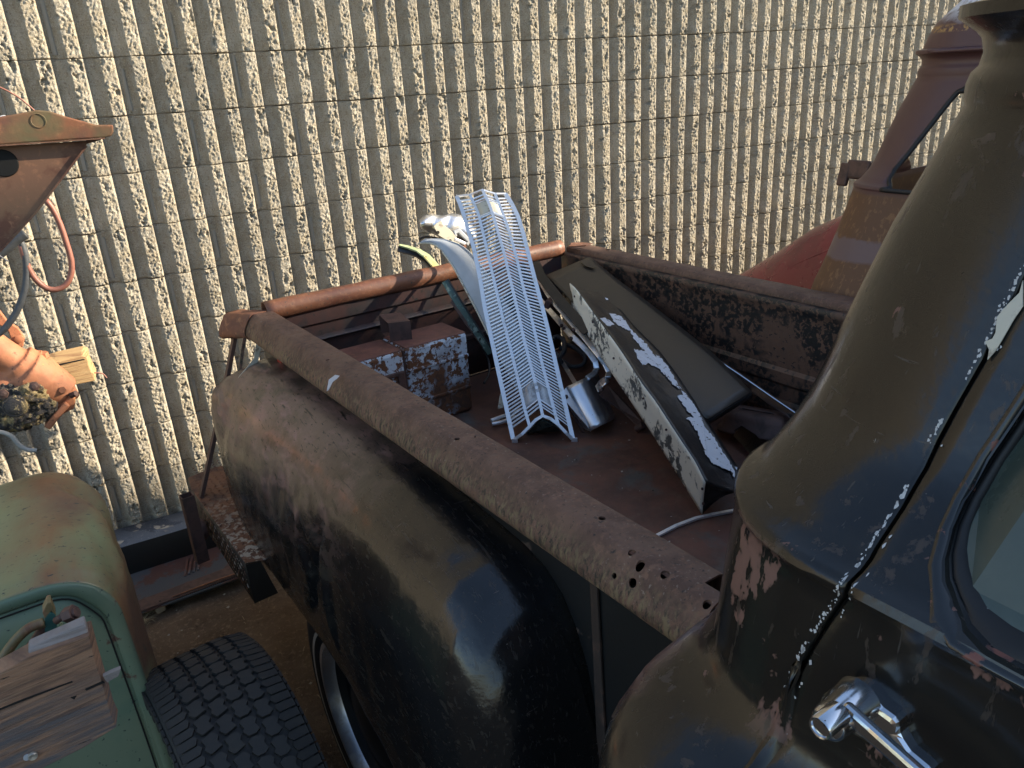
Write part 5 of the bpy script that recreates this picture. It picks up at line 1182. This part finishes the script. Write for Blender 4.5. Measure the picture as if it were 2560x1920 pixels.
# ---- tyre with its tread
ty = empty('off_road_tyre', (.04, 1.5, GZ), 'chunky black all terrain tyre standing between green fender and black truck', 'tyre')
TR = .355; TW = .235; tyaw = radians(8); tax = Vector((cos(tyaw), sin(tyaw), 0)); tfw = Vector((-sin(tyaw), cos(tyaw), 0)); tc0 = Vector((.045, 1.50, GZ + TR - .006))
def tpnt(a, w_, r): return tc0 + tax * w_ + (tfw * cos(a) + Vector((0, 0, 1)) * sin(a)) * r
lathe('carcass', tc0, tax, [(TR * .60, -TW * .42), (TR * .75, -TW * .52), (TR * .92, -TW * .52), (TR * .965, -TW * .46), (TR * .972, -TW * .3), (TR * .974, 0), (TR * .972, TW * .3), (TR * .965, TW * .46), (TR * .92, TW * .52), (TR * .75, TW * .52), (TR * .60, TW * .42)], 'rubber', ty, 96)
lathe('rim', tc0, tax, [(TR * .61, -TW * .40), (TR * .55, -TW * .38), (TR * .5, -TW * .2), (TR * .2, -TW * .1), (0, -TW * .1)], 'steel_rust', ty, 48)
lathe('rim', tc0, tax, [(TR * .61, TW * .40), (TR * .55, TW * .38), (TR * .5, TW * .2), (TR * .2, TW * .3), (0, TW * .3)], 'steel_rust', ty, 48)
NT = 50; tv = []; tf = []
def lugt(poly, a0, hh=.0105):
    """poly in (arc metres, width) about angle a0"""
    n = len(tv); k = len(poly)
    for (s_, w_) in poly: tv.append(tpnt(a0 + s_ / TR, w_, TR * .970))
    cs_ = sum(p[0] for p in poly) / k; cw = sum(p[1] for p in poly) / k
    for (s_, w_) in poly: tv.append(tpnt(a0 + (cs_ + (s_ - cs_) * .96) / TR, cw + (w_ - cw) * .95, TR * .970 + hh - .010 * (abs(w_) / (TW / 2)) ** 4))
    for i in range(k): tf.append((n + i, n + (i + 1) % k, n + k + (i + 1) % k, n + k + i))
    tf.append(tuple(range(n + k, n + 2 * k)))
step = 2 * pi / NT; A_ = step * TR
for i in range(NT):
    a0 = i * step
    z_ = .004
    for sgn in (1, -1):
        o = 0 if sgn > 0 else A_ * .5; h_ = A_ / 2
        for q in (0, 1):
            o2 = o + q * h_
            lugt([(o2 - h_ * .46, sgn * .080), (o2 - h_ * .1, sgn * (.077 - .003 * q)), (o2 + h_ * .42, sgn * .083), (o2 + h_ * .40, sgn * .118), (o2 - h_ * .44, sgn * .118)], a0, .010 - .001 * q)
    for w0, ph in ((-.057, .0), (-.019, .5), (.019, .12), (.057, .62)):
        o = A_ * ph; sg = 1 if w0 > 0 else -1; La = A_ * .5
        lugt([(o - La * .95, w0 - .006 * sg), (o - La * .70, w0 - .0165), (o - La * .05, w0 - .0125), (o + La * .30, w0 - .0175), (o + La * .88, w0 - .010), (o + La * .93, w0 + .006 * sg), (o + La * .66, w0 + .0165), (o + La * .02, w0 + .0115), (o - La * .36, w0 + .0175), (o - La * .80, w0 + .012)], a0)
tr_ = mesh('tread', tv, tf, 'rubber', ty, False)
for sgn in (-1, 1):
    tv = []; tf = []
    for i in range(NT * 2):
        a0 = i * step / 2; n = len(tv)
        for s_, r_ in ((-.010, .925), (.008, .925), (.008, .80 if i % 2 else .85), (-.006, .80 if i % 2 else .85)): tv.append(tpnt(a0 + s_ / TR, sgn * (TW * .52 + .001), TR * r_)); tv.append(tpnt(a0 + s_ / TR, sgn * (TW * .52 + .006), TR * r_))
        for f in ((1, 3, 5, 7), (0, 1, 3, 2), (2, 3, 5, 4), (4, 5, 7, 6), (6, 7, 1, 0)): tf.append(tuple(n + q for q in f))
    mesh('shoulder_lugs', tv, tf, 'rubber', ty, False)
# ---- foreground timber
ti = empty('timber_beam', ony(225, 1750, 1.12), 'weathered sawn timber beam end with a zinc screw in the foreground', 'timber')
tb = lambda x, y: ony(x, y, 1.12)
fr_ = [tb(-420, 1900), tb(-100, 1738), tb(72, 1642), tb(222, 1588), tb(238, 1650), tb(262, 1730), tb(279, 1790), tb(292, 1818), tb(210, 1870), tb(100, 1925), tb(-100, 2030), tb(-420, 2180)]
prism('beam', fr_, (.006, .032, .004), 'timber', ti, bevel=.002)
prism('top_splinter', [tb(70, 1642) + Vector((0, .006, 0)), tb(222, 1589) + Vector((0, .006, 0)), tb(214, 1567) + Vector((0, .012, 0)), tb(72, 1630) + Vector((0, .012, 0))], (0, .02, .0), 'timber_grey', ti, bevel=.002)
prism('splinter', [tb(258, 1692), tb(275, 1683), tb(302, 1672), tb(296, 1690), tb(268, 1706)], (0, .008, 0), 'timber_grey', ti)
# split line and knots as real recesses would be: thin dark shakes
for pl in ([(212, 1722), (258, 1701), (262, 1706), (216, 1726)], [(-60, 1795), (60, 1746), (180, 1702), (182, 1705), (60, 1751), (-60, 1800)], [(176, 1744), (192, 1738), (186, 1748)], [(0, 1698), (24, 1690), (10, 1697)]):
    prism('shake', [tb(*p) + Vector((0, -.0008, 0)) for p in pl], (0, .0008, 0), 'dark', ti)
sc = lathe('screw', tb(82, 1887) + Vector((0, -.004, 0)), (0, -1, 0), [(.0065, -.003), (.0065, 0), (.0055, .0015), (.002, .0006), (0, .0003)], 'screw', ti, 20)
cyl('washer_drip', tb(68, 1892) + Vector((0, -.001, 0)), (0, -1, 0), .005, .002, 'white_panel', ti, 12)
# ---- teal bracket with rusty rods
rb_ = empty('teal_bracket', ony(140, 1560, 1.30), 'small teal steel bracket with a rusty bolt above the foreground timber', 'bracket')
yb = 1.30; kb_ = lambda x, y, d=0: ony(x, y, yb + d)
prism('plate', [kb_(112, 1545), kb_(124, 1530), kb_(138, 1535), kb_(146, 1600), kb_(150, 1640), kb_(122, 1650), kb_(112, 1600)], (0, .006, 0), 'teal', rb_, bevel=.001)
prism('folded_top', [kb_(106, 1532), kb_(118, 1508), kb_(127, 1506), kb_(140, 1540), kb_(128, 1528), kb_(112, 1548)], (0, .025, 0), 'rust_plate', rb_, bevel=.001)
tube('bolt_shank', [kb_(140, 1552, -.01), kb_(166, 1536, -.02)], .0065, 'steel_rust', rb_, smooth_path=False)
cyl('nut', kb_(176, 1535, -.025), kb_(190, 1530, -.03) - kb_(160, 1542, -.02), .0135, .016, 'steel_rust', rb_, 6); cyl('bolt_tip', kb_(188, 1532, -.03), kb_(190, 1530, -.03) - kb_(160, 1542, -.02), .008, .008, 'steel_rust', rb_, 12)
rd = empty('bent_rod', ony(60, 1640, 1.3), 'rusty bent steel rod curving behind the foreground timber', 'steel rod')
tube('rod', [kb_(110, 1556), kb_(70, 1572), kb_(30, 1612), kb_(-20, 1690), kb_(-60, 1760)], .0085, 'rust_plate', rd)
tube('rod', [kb_(114, 1560, .01), kb_(96, 1590, .01), kb_(72, 1625, .0), kb_(50, 1660, 0)], .0085, 'steel_rust', rd)
yw = bar('yellow_strip', [kb_(152, 1556, .03), kb_(160, 1578, .03), kb_(166, 1595, .03)], .004, .002, 'yellow_green', None, up=(0, -1, 0), loc=kb_(166, 1595, .03))
tag(yw, 'thin pale yellow strip between teal bracket and timber', 'strip')
# ---- rusty bracket top left
yL = 1.95; kl = lambda x, y, d=0: ony(x, y, yL + d)
rbp = empty('rusty_gusset', kl(0, 500), 'large rusty steel gusset plate with a flanged lip at the upper left edge', 'steel bracket')
prism('flange', [kl(-160, 330), kl(-60, 305), kl(0, 292), kl(45, 284), kl(90, 275), (kl(125, 278)), kl(160, 290), kl(215, 305), kl(240, 312), kl(283, 312), kl(284, 330), kl(279, 340), kl(262, 344), kl(160, 350), kl(0, 362), kl(-160, 372)], (0, .010, 0), 'rust_orange', rbp, bevel=.003)
prism('lip_shelf', [kl(-160, 372), kl(0, 362), kl(160, 350), kl(262, 344), kl(262, 344, .05), kl(0, 362, .07), kl(-160, 372, .07)], (0, 0, -.003), 'rust_plate', rbp)
prism('lip_under', [kl(216, 360, .03), kl(252, 350, .04), kl(256, 346, .03), kl(216, 348, .03)], (0, .012, 0), 'steel_rust', rbp)
gp_ = prism('plate', [kl(-160, 372, .03), kl(0, 366, .03), kl(217, 352, .03), kl(216, 362, .03), kl(160, 440, .03), (kl(90, 530, .03)), kl(0, 632, .03), kl(-160, 800, .03)], (0, .006, 0), 'rust_plate', rbp, bevel=.001)
bar('edge_flange', [kl(216, 364, .034), kl(90, 530, .034), kl(-160, 800, .034)], .004, .025, 'rust_plate', rbp, up=(0, -1, 0))
lathe('boss_ring', kl(96, 302, -.001), (0, -1, 0), [(.0125, 0), (.0135, .0009), (.0145, 0)], 'rust_orange', rbp, 28)
hole = lathe('slot', kl(8, 408, .0285), (0, -1, 0), [(.028, 0), (.026, .002), (0, .002)], 'dark', rbp, 28)
# wires and hoses hanging from it
def hang(name, pts, r, m, label, cat, y=2.35, n=30):
    o = tube(name, [ony(x, yy, y + (d[0] if d else 0)) for x, yy, *d in pts], r, m, None, n=n, loc=ony(pts[-1][0], pts[-1][1], y)); return tag(o, label, cat)
hang('red_hose', [(112, 498), (130, 520), (150, 560), (165, 605), (178, 650), (178, 685), (165, 712), (140, 724), (115, 720), (90, 700), (72, 672), (60, 640), (52, 610)], .0075, 'hose', 'red brown hose hanging in a loop against the block wall', 'hose')
hang('grey_cable', [(42, 590), (58, 620), (66, 670), (62, 720), (48, 765), (28, 800), (0, 832), (-60, 870)], .0085, 'cable', 'grey black cable hanging down beside the red hose loop', 'cable')
hang('cable_sheath', [(64, 585), (40, 600), (20, 618), (-10, 640)], .012, 'cable', 'frayed grey cable wrapping under the rusty gusset plate', 'cable', 2.2)
hang('thin_wire', [(-10, 214), (20, 228), (50, 246), (72, 264), (90, 280)], .0018, 'hose', 'thin copper coloured wire rising above the rusty gusset', 'wire', 2.1)
hang('white_wires', [(-10, 300), (0, 292), (12, 290), (24, 300), (30, 312)], .0016, 'wire', 'thin white wire arcing above the left end of the flange', 'wire', 2.1)
hang('wire_ends', [(-4, 636), (6, 644), (22, 654)], .0013, 'wire', 'short pale wire end poking out below the gusset', 'wire', 2.1)
hang('frayed_rope', [(-20, 1078), (10, 1082), (30, 1092), (48, 1112), (68, 1124), (92, 1126)], .007, 'cable', 'frayed pale grey rope end above the green fender', 'rope', 2.6)
MT['rope'] = mat('pale_rope', (0.33, 0.33, 0.31), 0.9, bump=[(90, .8, .004)]); bpy.data.objects['frayed_rope'].data.materials[0] = MT['rope']
# ---- axle housing, greasy and orange
yD = 2.72; kd = lambda x, y, d=0: ony(x, y, yD + d)
ax_ = empty('axle_housing', kd(60, 1000), 'orange rusty axle housing with caked grease hanging at the left edge', 'axle housing')
def blobs(name, items, m, vox, parent, disp=None):
    bm = bmesh.new()
    for it in items:
        if it[0] == 's':
            _, c, sx, sy, sz, rot = it
            r = bmesh.ops.create_icosphere(bm, subdivisions=3, radius=1)
            Mx = Matrix.Translation(c) @ (rot or Matrix.Identity(4)) @ Matrix.Diagonal((sx, sy, sz, 1)); bmesh.ops.transform(bm, matrix=Mx, verts=r['verts'])
        else:
            _, a, b, r1, r2 = it; d = b - a
            r = bmesh.ops.create_cone(bm, segments=24, radius1=r1, radius2=r2, depth=d.length, cap_ends=True)
            Mx = Matrix.Translation((a + b) / 2) @ d.to_track_quat('Z', 'Y').to_matrix().to_4x4(); bmesh.ops.transform(bm, matrix=Mx, verts=r['verts'])
    pb_ = base(parent); bmesh.ops.translate(bm, vec=-pb_, verts=bm.verts)
    me = bpy.data.meshes.new(name); bm.to_mesh(me); bm.free(); o = bpy.data.objects.new(name, me); COL.objects.link(o); o.parent = parent
    k = o.modifiers.new('r', 'REMESH'); k.mode = 'VOXEL'; k.voxel_size = vox
    k = o.modifiers.new('sm', 'SMOOTH'); k.factor = .7; k.iterations = 3
    dg = bpy.context.evaluated_depsgraph_get(); m2 = bpy.data.meshes.new_from_object(o.evaluated_get(dg)); o.modifiers.clear(); o.data = m2
    if disp:
        for v in m2.vertices: v.co += v.normal * disp(v.co)
    m2.materials.clear(); m2.materials.append(MT[m]); m2.shade_smooth(); return o
blobs('housing', [('c', kd(-120, 800, .0), kd(60, 920, .0), .045, .048), ('s', kd(85, 950), .085, .08, .075, None), ('c', kd(40, 905), kd(70, 925), .062, .062), ('c', kd(60, 930), kd(165, 985, .0), .085, .055),
    ('c', kd(110, 905), kd(118, 935), .03, .034), ('s', kd(35, 985), .10, .07, .085, None), ('c', kd(150, 960), kd(172, 1000), .035, .035), ('s', kd(50, 1010, .02), .09, .06, .07, None)], 'casting', .006, ax_, lambda c: .0012 * noise.fractal(c * 40, .8, 2, 4))
prism('flange_ear', [kd(160, 968, -.05), kd(172, 972, -.05), kd(190, 1000, -.05), kd(186, 1022, -.05), kd(150, 1040, -.05), kd(120, 1075, -.05), kd(112, 1062, -.05), kd(140, 1018, -.05)], (0, .05, 0), 'casting', ax_, bevel=.005)
bar('bearing_cap', [kd(118, 1068, -.06), kd(140, 1040, -.065), kd(168, 1008, -.06)], .020, .025, 'casting', ax_, up=(0, -1, 0), bevel=.005)
cyl('bolt', kd(184, 986, -.06), (.7, -.5, .3), .010, .02, 'steel_rust', ax_, 6); cyl('bolt', kd(158, 975, -.06), (-.2, -.9, .3), .011, .016, 'casting', ax_, 6)
cyl('plug', kd(107, 890, -.01), (0, -.1, 1), .017, .022, 'casting', ax_, 6); cyl('plug', kd(107, 900, -.01), (0, -.1, 1), .021, .014, 'casting', ax_, 12)
blobs('grease', [('s', kd(20, 1010, -.06), .075, .04, .06, None), ('s', kd(70, 985, -.07), .05, .035, .04, None), ('s', kd(95, 1020, -.055), .055, .035, .045, None), ('s', kd(50, 1040, -.05), .08, .05, .04, None), ('s', kd(-20, 1020, -.04), .08, .05, .06, None), ('s', kd(30, 1062, -.0), .075, .05, .02, None)],
      'grease', .0045, ax_, lambda c: .009 * noise.fractal(c * 45, .6, 2, 4) + .006 * noise.noise(c * 90))
lathe('cover_nut', kd(38, 1016, -.125), (-.1, -1, .15), [(.034, 0), (.030, .006), (.026, .006), (.022, .011), (.012, .014), (0, .014)], 'grease', ax_, 28)
for x, y in ((86, 966), (8, 985)): lathe('bolt', kd(x, y, -.115), (-.1, -1, .2), [(.016, 0), (.014, .006), (.010, .007), (.006, .010), (0, .010)], 'steel_rust', ax_, 6)
pt = empty('perch_plate', ony(30, 850, 2.8), 'rusty ribbed plate and arm above the axle housing', 'bracket')
kp = lambda x, y, d=0: ony(x, y, 2.82 + d)
prism('arm', [kp(-40, 740), kp(0, 778), kp(20, 805), kp(45, 820), (kp(62, 845)), kp(58, 868), kp(40, 870), kp(28, 850), kp(20, 828), kp(-40, 785)], (0, .02, 0), 'casting', pt, bevel=.003)
lathe('arm_bolt', kp(48, 847, -.004), (0, -1, 0), [(.014, 0), (.014, .006), (.008, .008), (0, .008)], 'casting', pt, 6)
for k in range(9): bar('rib', [kp(-20 + k * 1.5, 852 + k * 3.2, .04), kp(40 + k * 2.5, 848 + k * 3.2, .04)], .0035, .004, 'rust_orange', pt, up=(0, -1, 0))
# ---- firewood piece
fw_ = empty('firewood_block', ony(190, 925, 2.86), 'short split block of sunlit firewood jutting out beside the axle housing', 'wood block')
kw = lambda x, y, d=0: ony(x, y, 2.86 + d)
prism('wood', [kw(90, 920), kw(135, 905), kw(205, 889), kw(218, 894), kw(222, 915), kw(232, 935), kw(240, 952), kw(190, 962), kw(130, 975), kw(90, 960)], (.01, .09, .01), 'timber_sun', fw_, bevel=.003)
prism('split', [kw(136, 912, -.0015), kw(210, 897, -.0015), kw(212, 899, -.0015), (kw(138, 916, -.0015))], (0, .0012, 0), 'dark', fw_)
nl = tube('bent_nail', [kw(236, 932), kw(252, 933), (kw(260, 937)), kw(267, 945)], .0022, 'hose', fw_)
# ---- things by the wall foot
be = empty('wall_beam', (0, 3.24, GZ), 'low beam with peeling blue black paint along the foot of the wall', 'beam')
bx = [-1.4, 1.2]
rows = []
for (y, z) in [(3.325, .055), (3.19, .058), (3.176, .05), (3.172, .03), (3.172, -.16)]:
    rows.append([Vector((x, y + .004 * noise.noise(Vector((x * 4, 1, z * 9))), z + .004 * noise.noise(Vector((x * 5, y, 2))))) for x in [bx[0] + (bx[1] - bx[0]) * i / 40 for i in range(41)]])
o = grid('beam', rows, ['beam', 'black_side'], be, solid=.005, auto=40)
for i, p in enumerate(o.data.polygons): p.material_index = 0 if i < 80 else 1
pn = empty('floor_pan', onz(420, 1440, -.09), 'flat rusty floor pan with grey remains lying on the dirt by the wall', 'floor pan')
pz = -.075; kf = lambda x, y, z=pz: onz(x, y, z)
prism('pan', [kf(300, 1548), kf(282, 1475), kf(330, 1430), kf(420, 1395), kf(540, 1350), kf(640, 1330), kf(640, 1420), kf(590, 1445), kf(400, 1515), kf(320, 1542)], (0, 0, -.008), 'pan', pn, bevel=.002)
for k in range(4): bar('pressed_rib', [kf(468 + k * 11, 1398 - k * 4, pz + .004), kf(462 + k * 11, 1440 - k * 5, pz + .004)], .010, .006, 'pan', pn, bevel=.002)
prism('edge_flange', [kf(312, 1518, pz + .002), kf(600, 1410, pz + .002), kf(604, 1436, pz + .002), kf(318, 1544, pz + .002)], (0, 0, .008), 'steel_rust', pn, bevel=.002)
bar('bright_edge', [kf(430, 1492, pz + .014), kf(520, 1458, pz + .014), kf(600, 1430, pz + .014)], .006, .004, 'rust_orange', pn)
tvs = []; tfs = []
for k in range(34):
    a = kf(428 + k * 5.2, 1503 - k * 1.95, pz - .004); n = len(tvs)
    for dx, dy, dz in ((0, 0, 0), (.004, 0, 0), (.004, -.008, 0), (0, -.008, 0), (0, 0, .014), (.004, 0, .014), (.004, -.006, .014), (0, -.006, .014)): tvs.append(a + Vector((dx, dy, dz)))
    for f in ((4, 5, 6, 7), (3, 2, 6, 7), (0, 3, 7, 4), (1, 2, 6, 5), (0, 1, 5, 4)): tfs.append(tuple(n + q for q in f))
mesh('serrated_strip', tvs, tfs, 'black_side', pn, False)
bar('channel', [kf(425, 1508, pz - .012), kf(600, 1443, pz - .012)], .016, .012, 'black_side', pn)
cyl('hole', kf(541, 1451, pz + .0105), (0, 0, 1), .005, .002, 'dark', pn, 12); cyl('hole', kf(400, 1503, pz + .0105), (0, 0, 1), .004, .002, 'dark', pn, 12)
st = boxm('stone', onz(400, 1520, -.11), (.035, .03, .03), 'timber_grey', None, Matrix.Rotation(.3, 3, 'Z'), .006)
st.data.materials[0] = MT['block_joint']; tag(st, 'small grey stone at the edge of the rusty floor pan', 'stone')
# straw and crumbs on the dirt
rs = random.Random(9); sv = []; sf = []
def blade(p, d, l, w_=.0012):
    n = len(sv); s_ = d.cross(Vector((0, 0, 1))).normalized() * w_; q = p + d * l * .5 + Vector((0, 0, .006)); e = p + d * l
    for a in (p - s_, p + s_, q + s_, q - s_, e): sv.append(a)
    sf.append((n, n + 1, n + 2, n + 3)); sf.append((n + 3, n + 2, n + 4))
for i in range(70):
    p = onz(355 + rs.gauss(0, 11), 1545 + rs.gauss(0, 8), GZ + .012); a = rs.uniform(0, 2 * pi); blade(p, Vector((cos(a), sin(a), rs.uniform(-.05, .35))).normalized(), rs.uniform(.02, .07))
for i in range(160):
    p = Vector((rs.uniform(.2, .75), rs.uniform(1.2, 3.0), GZ + .012)); a = rs.uniform(0, 2 * pi); blade(p, Vector((cos(a), sin(a), rs.uniform(-.05, .12))).normalized(), rs.uniform(.008, .035), .0009)
tag(mesh('dry_straw', sv, sf, 'straw', None, False), 'loose dry straw scattered on the brown dirt', 'straw', kind='stuff')
cv = []; cf = []
for i in range(900):
    c = Vector((rs.uniform(-.3, .9), rs.uniform(1.3, 3.1), 0)); c.z = GZ + .022 * noise.fractal(Vector((c.x * 3, c.y * 3, 0)), 0.8, 2.1, 5) + 0.02 * noise.noise(Vector((c.x * 9, c.y * 9, 4))) * ss(.15, .5, c.x)
    s_ = rs.uniform(.0015, .006) * (1.7 if rs.random() < .06 else 1); n = len(cv)
    for q in ((1, 0, 0), (0, 1, 0), (-1, 0, 0), (0, -1, 0), (0, 0, 1), (0, 0, -1)): cv.append(c + Vector(q) * s_ * rs.uniform(.6, 1.2))
    for f in ((0, 1, 4), (1, 2, 4), (2, 3, 4), (3, 0, 4)): cf.append(tuple(n + q for q in f))
pv = []; pf = []
for i in range(90):
    c = Vector((rs.uniform(-.2, .8), rs.uniform(1.5, 3.05), GZ + .004)); s_ = rs.uniform(.003, .009); n = len(pv)
    for q in ((1, 0, .3), (.2, 1, .2), (-1, .1, .3), (0, -1, .2), (.3, .1, 1)): pv.append(c + Vector(q) * s_ * rs.uniform(.6, 1.2))
    for f in ((0, 1, 4), (1, 2, 4), (2, 3, 4), (3, 0, 4)): pf.append(tuple(n + q for q in f))
tag(mesh('pebbles', pv, pf, 'block_joint', None, False), 'pale pebbles dotted over the brown dirt', 'pebbles', kind='stuff')
tag(mesh('dirt_clods', cv, cf, 'dirt', None, False), 'small dirt clods scattered over the ground', 'dirt clods', kind='stuff')
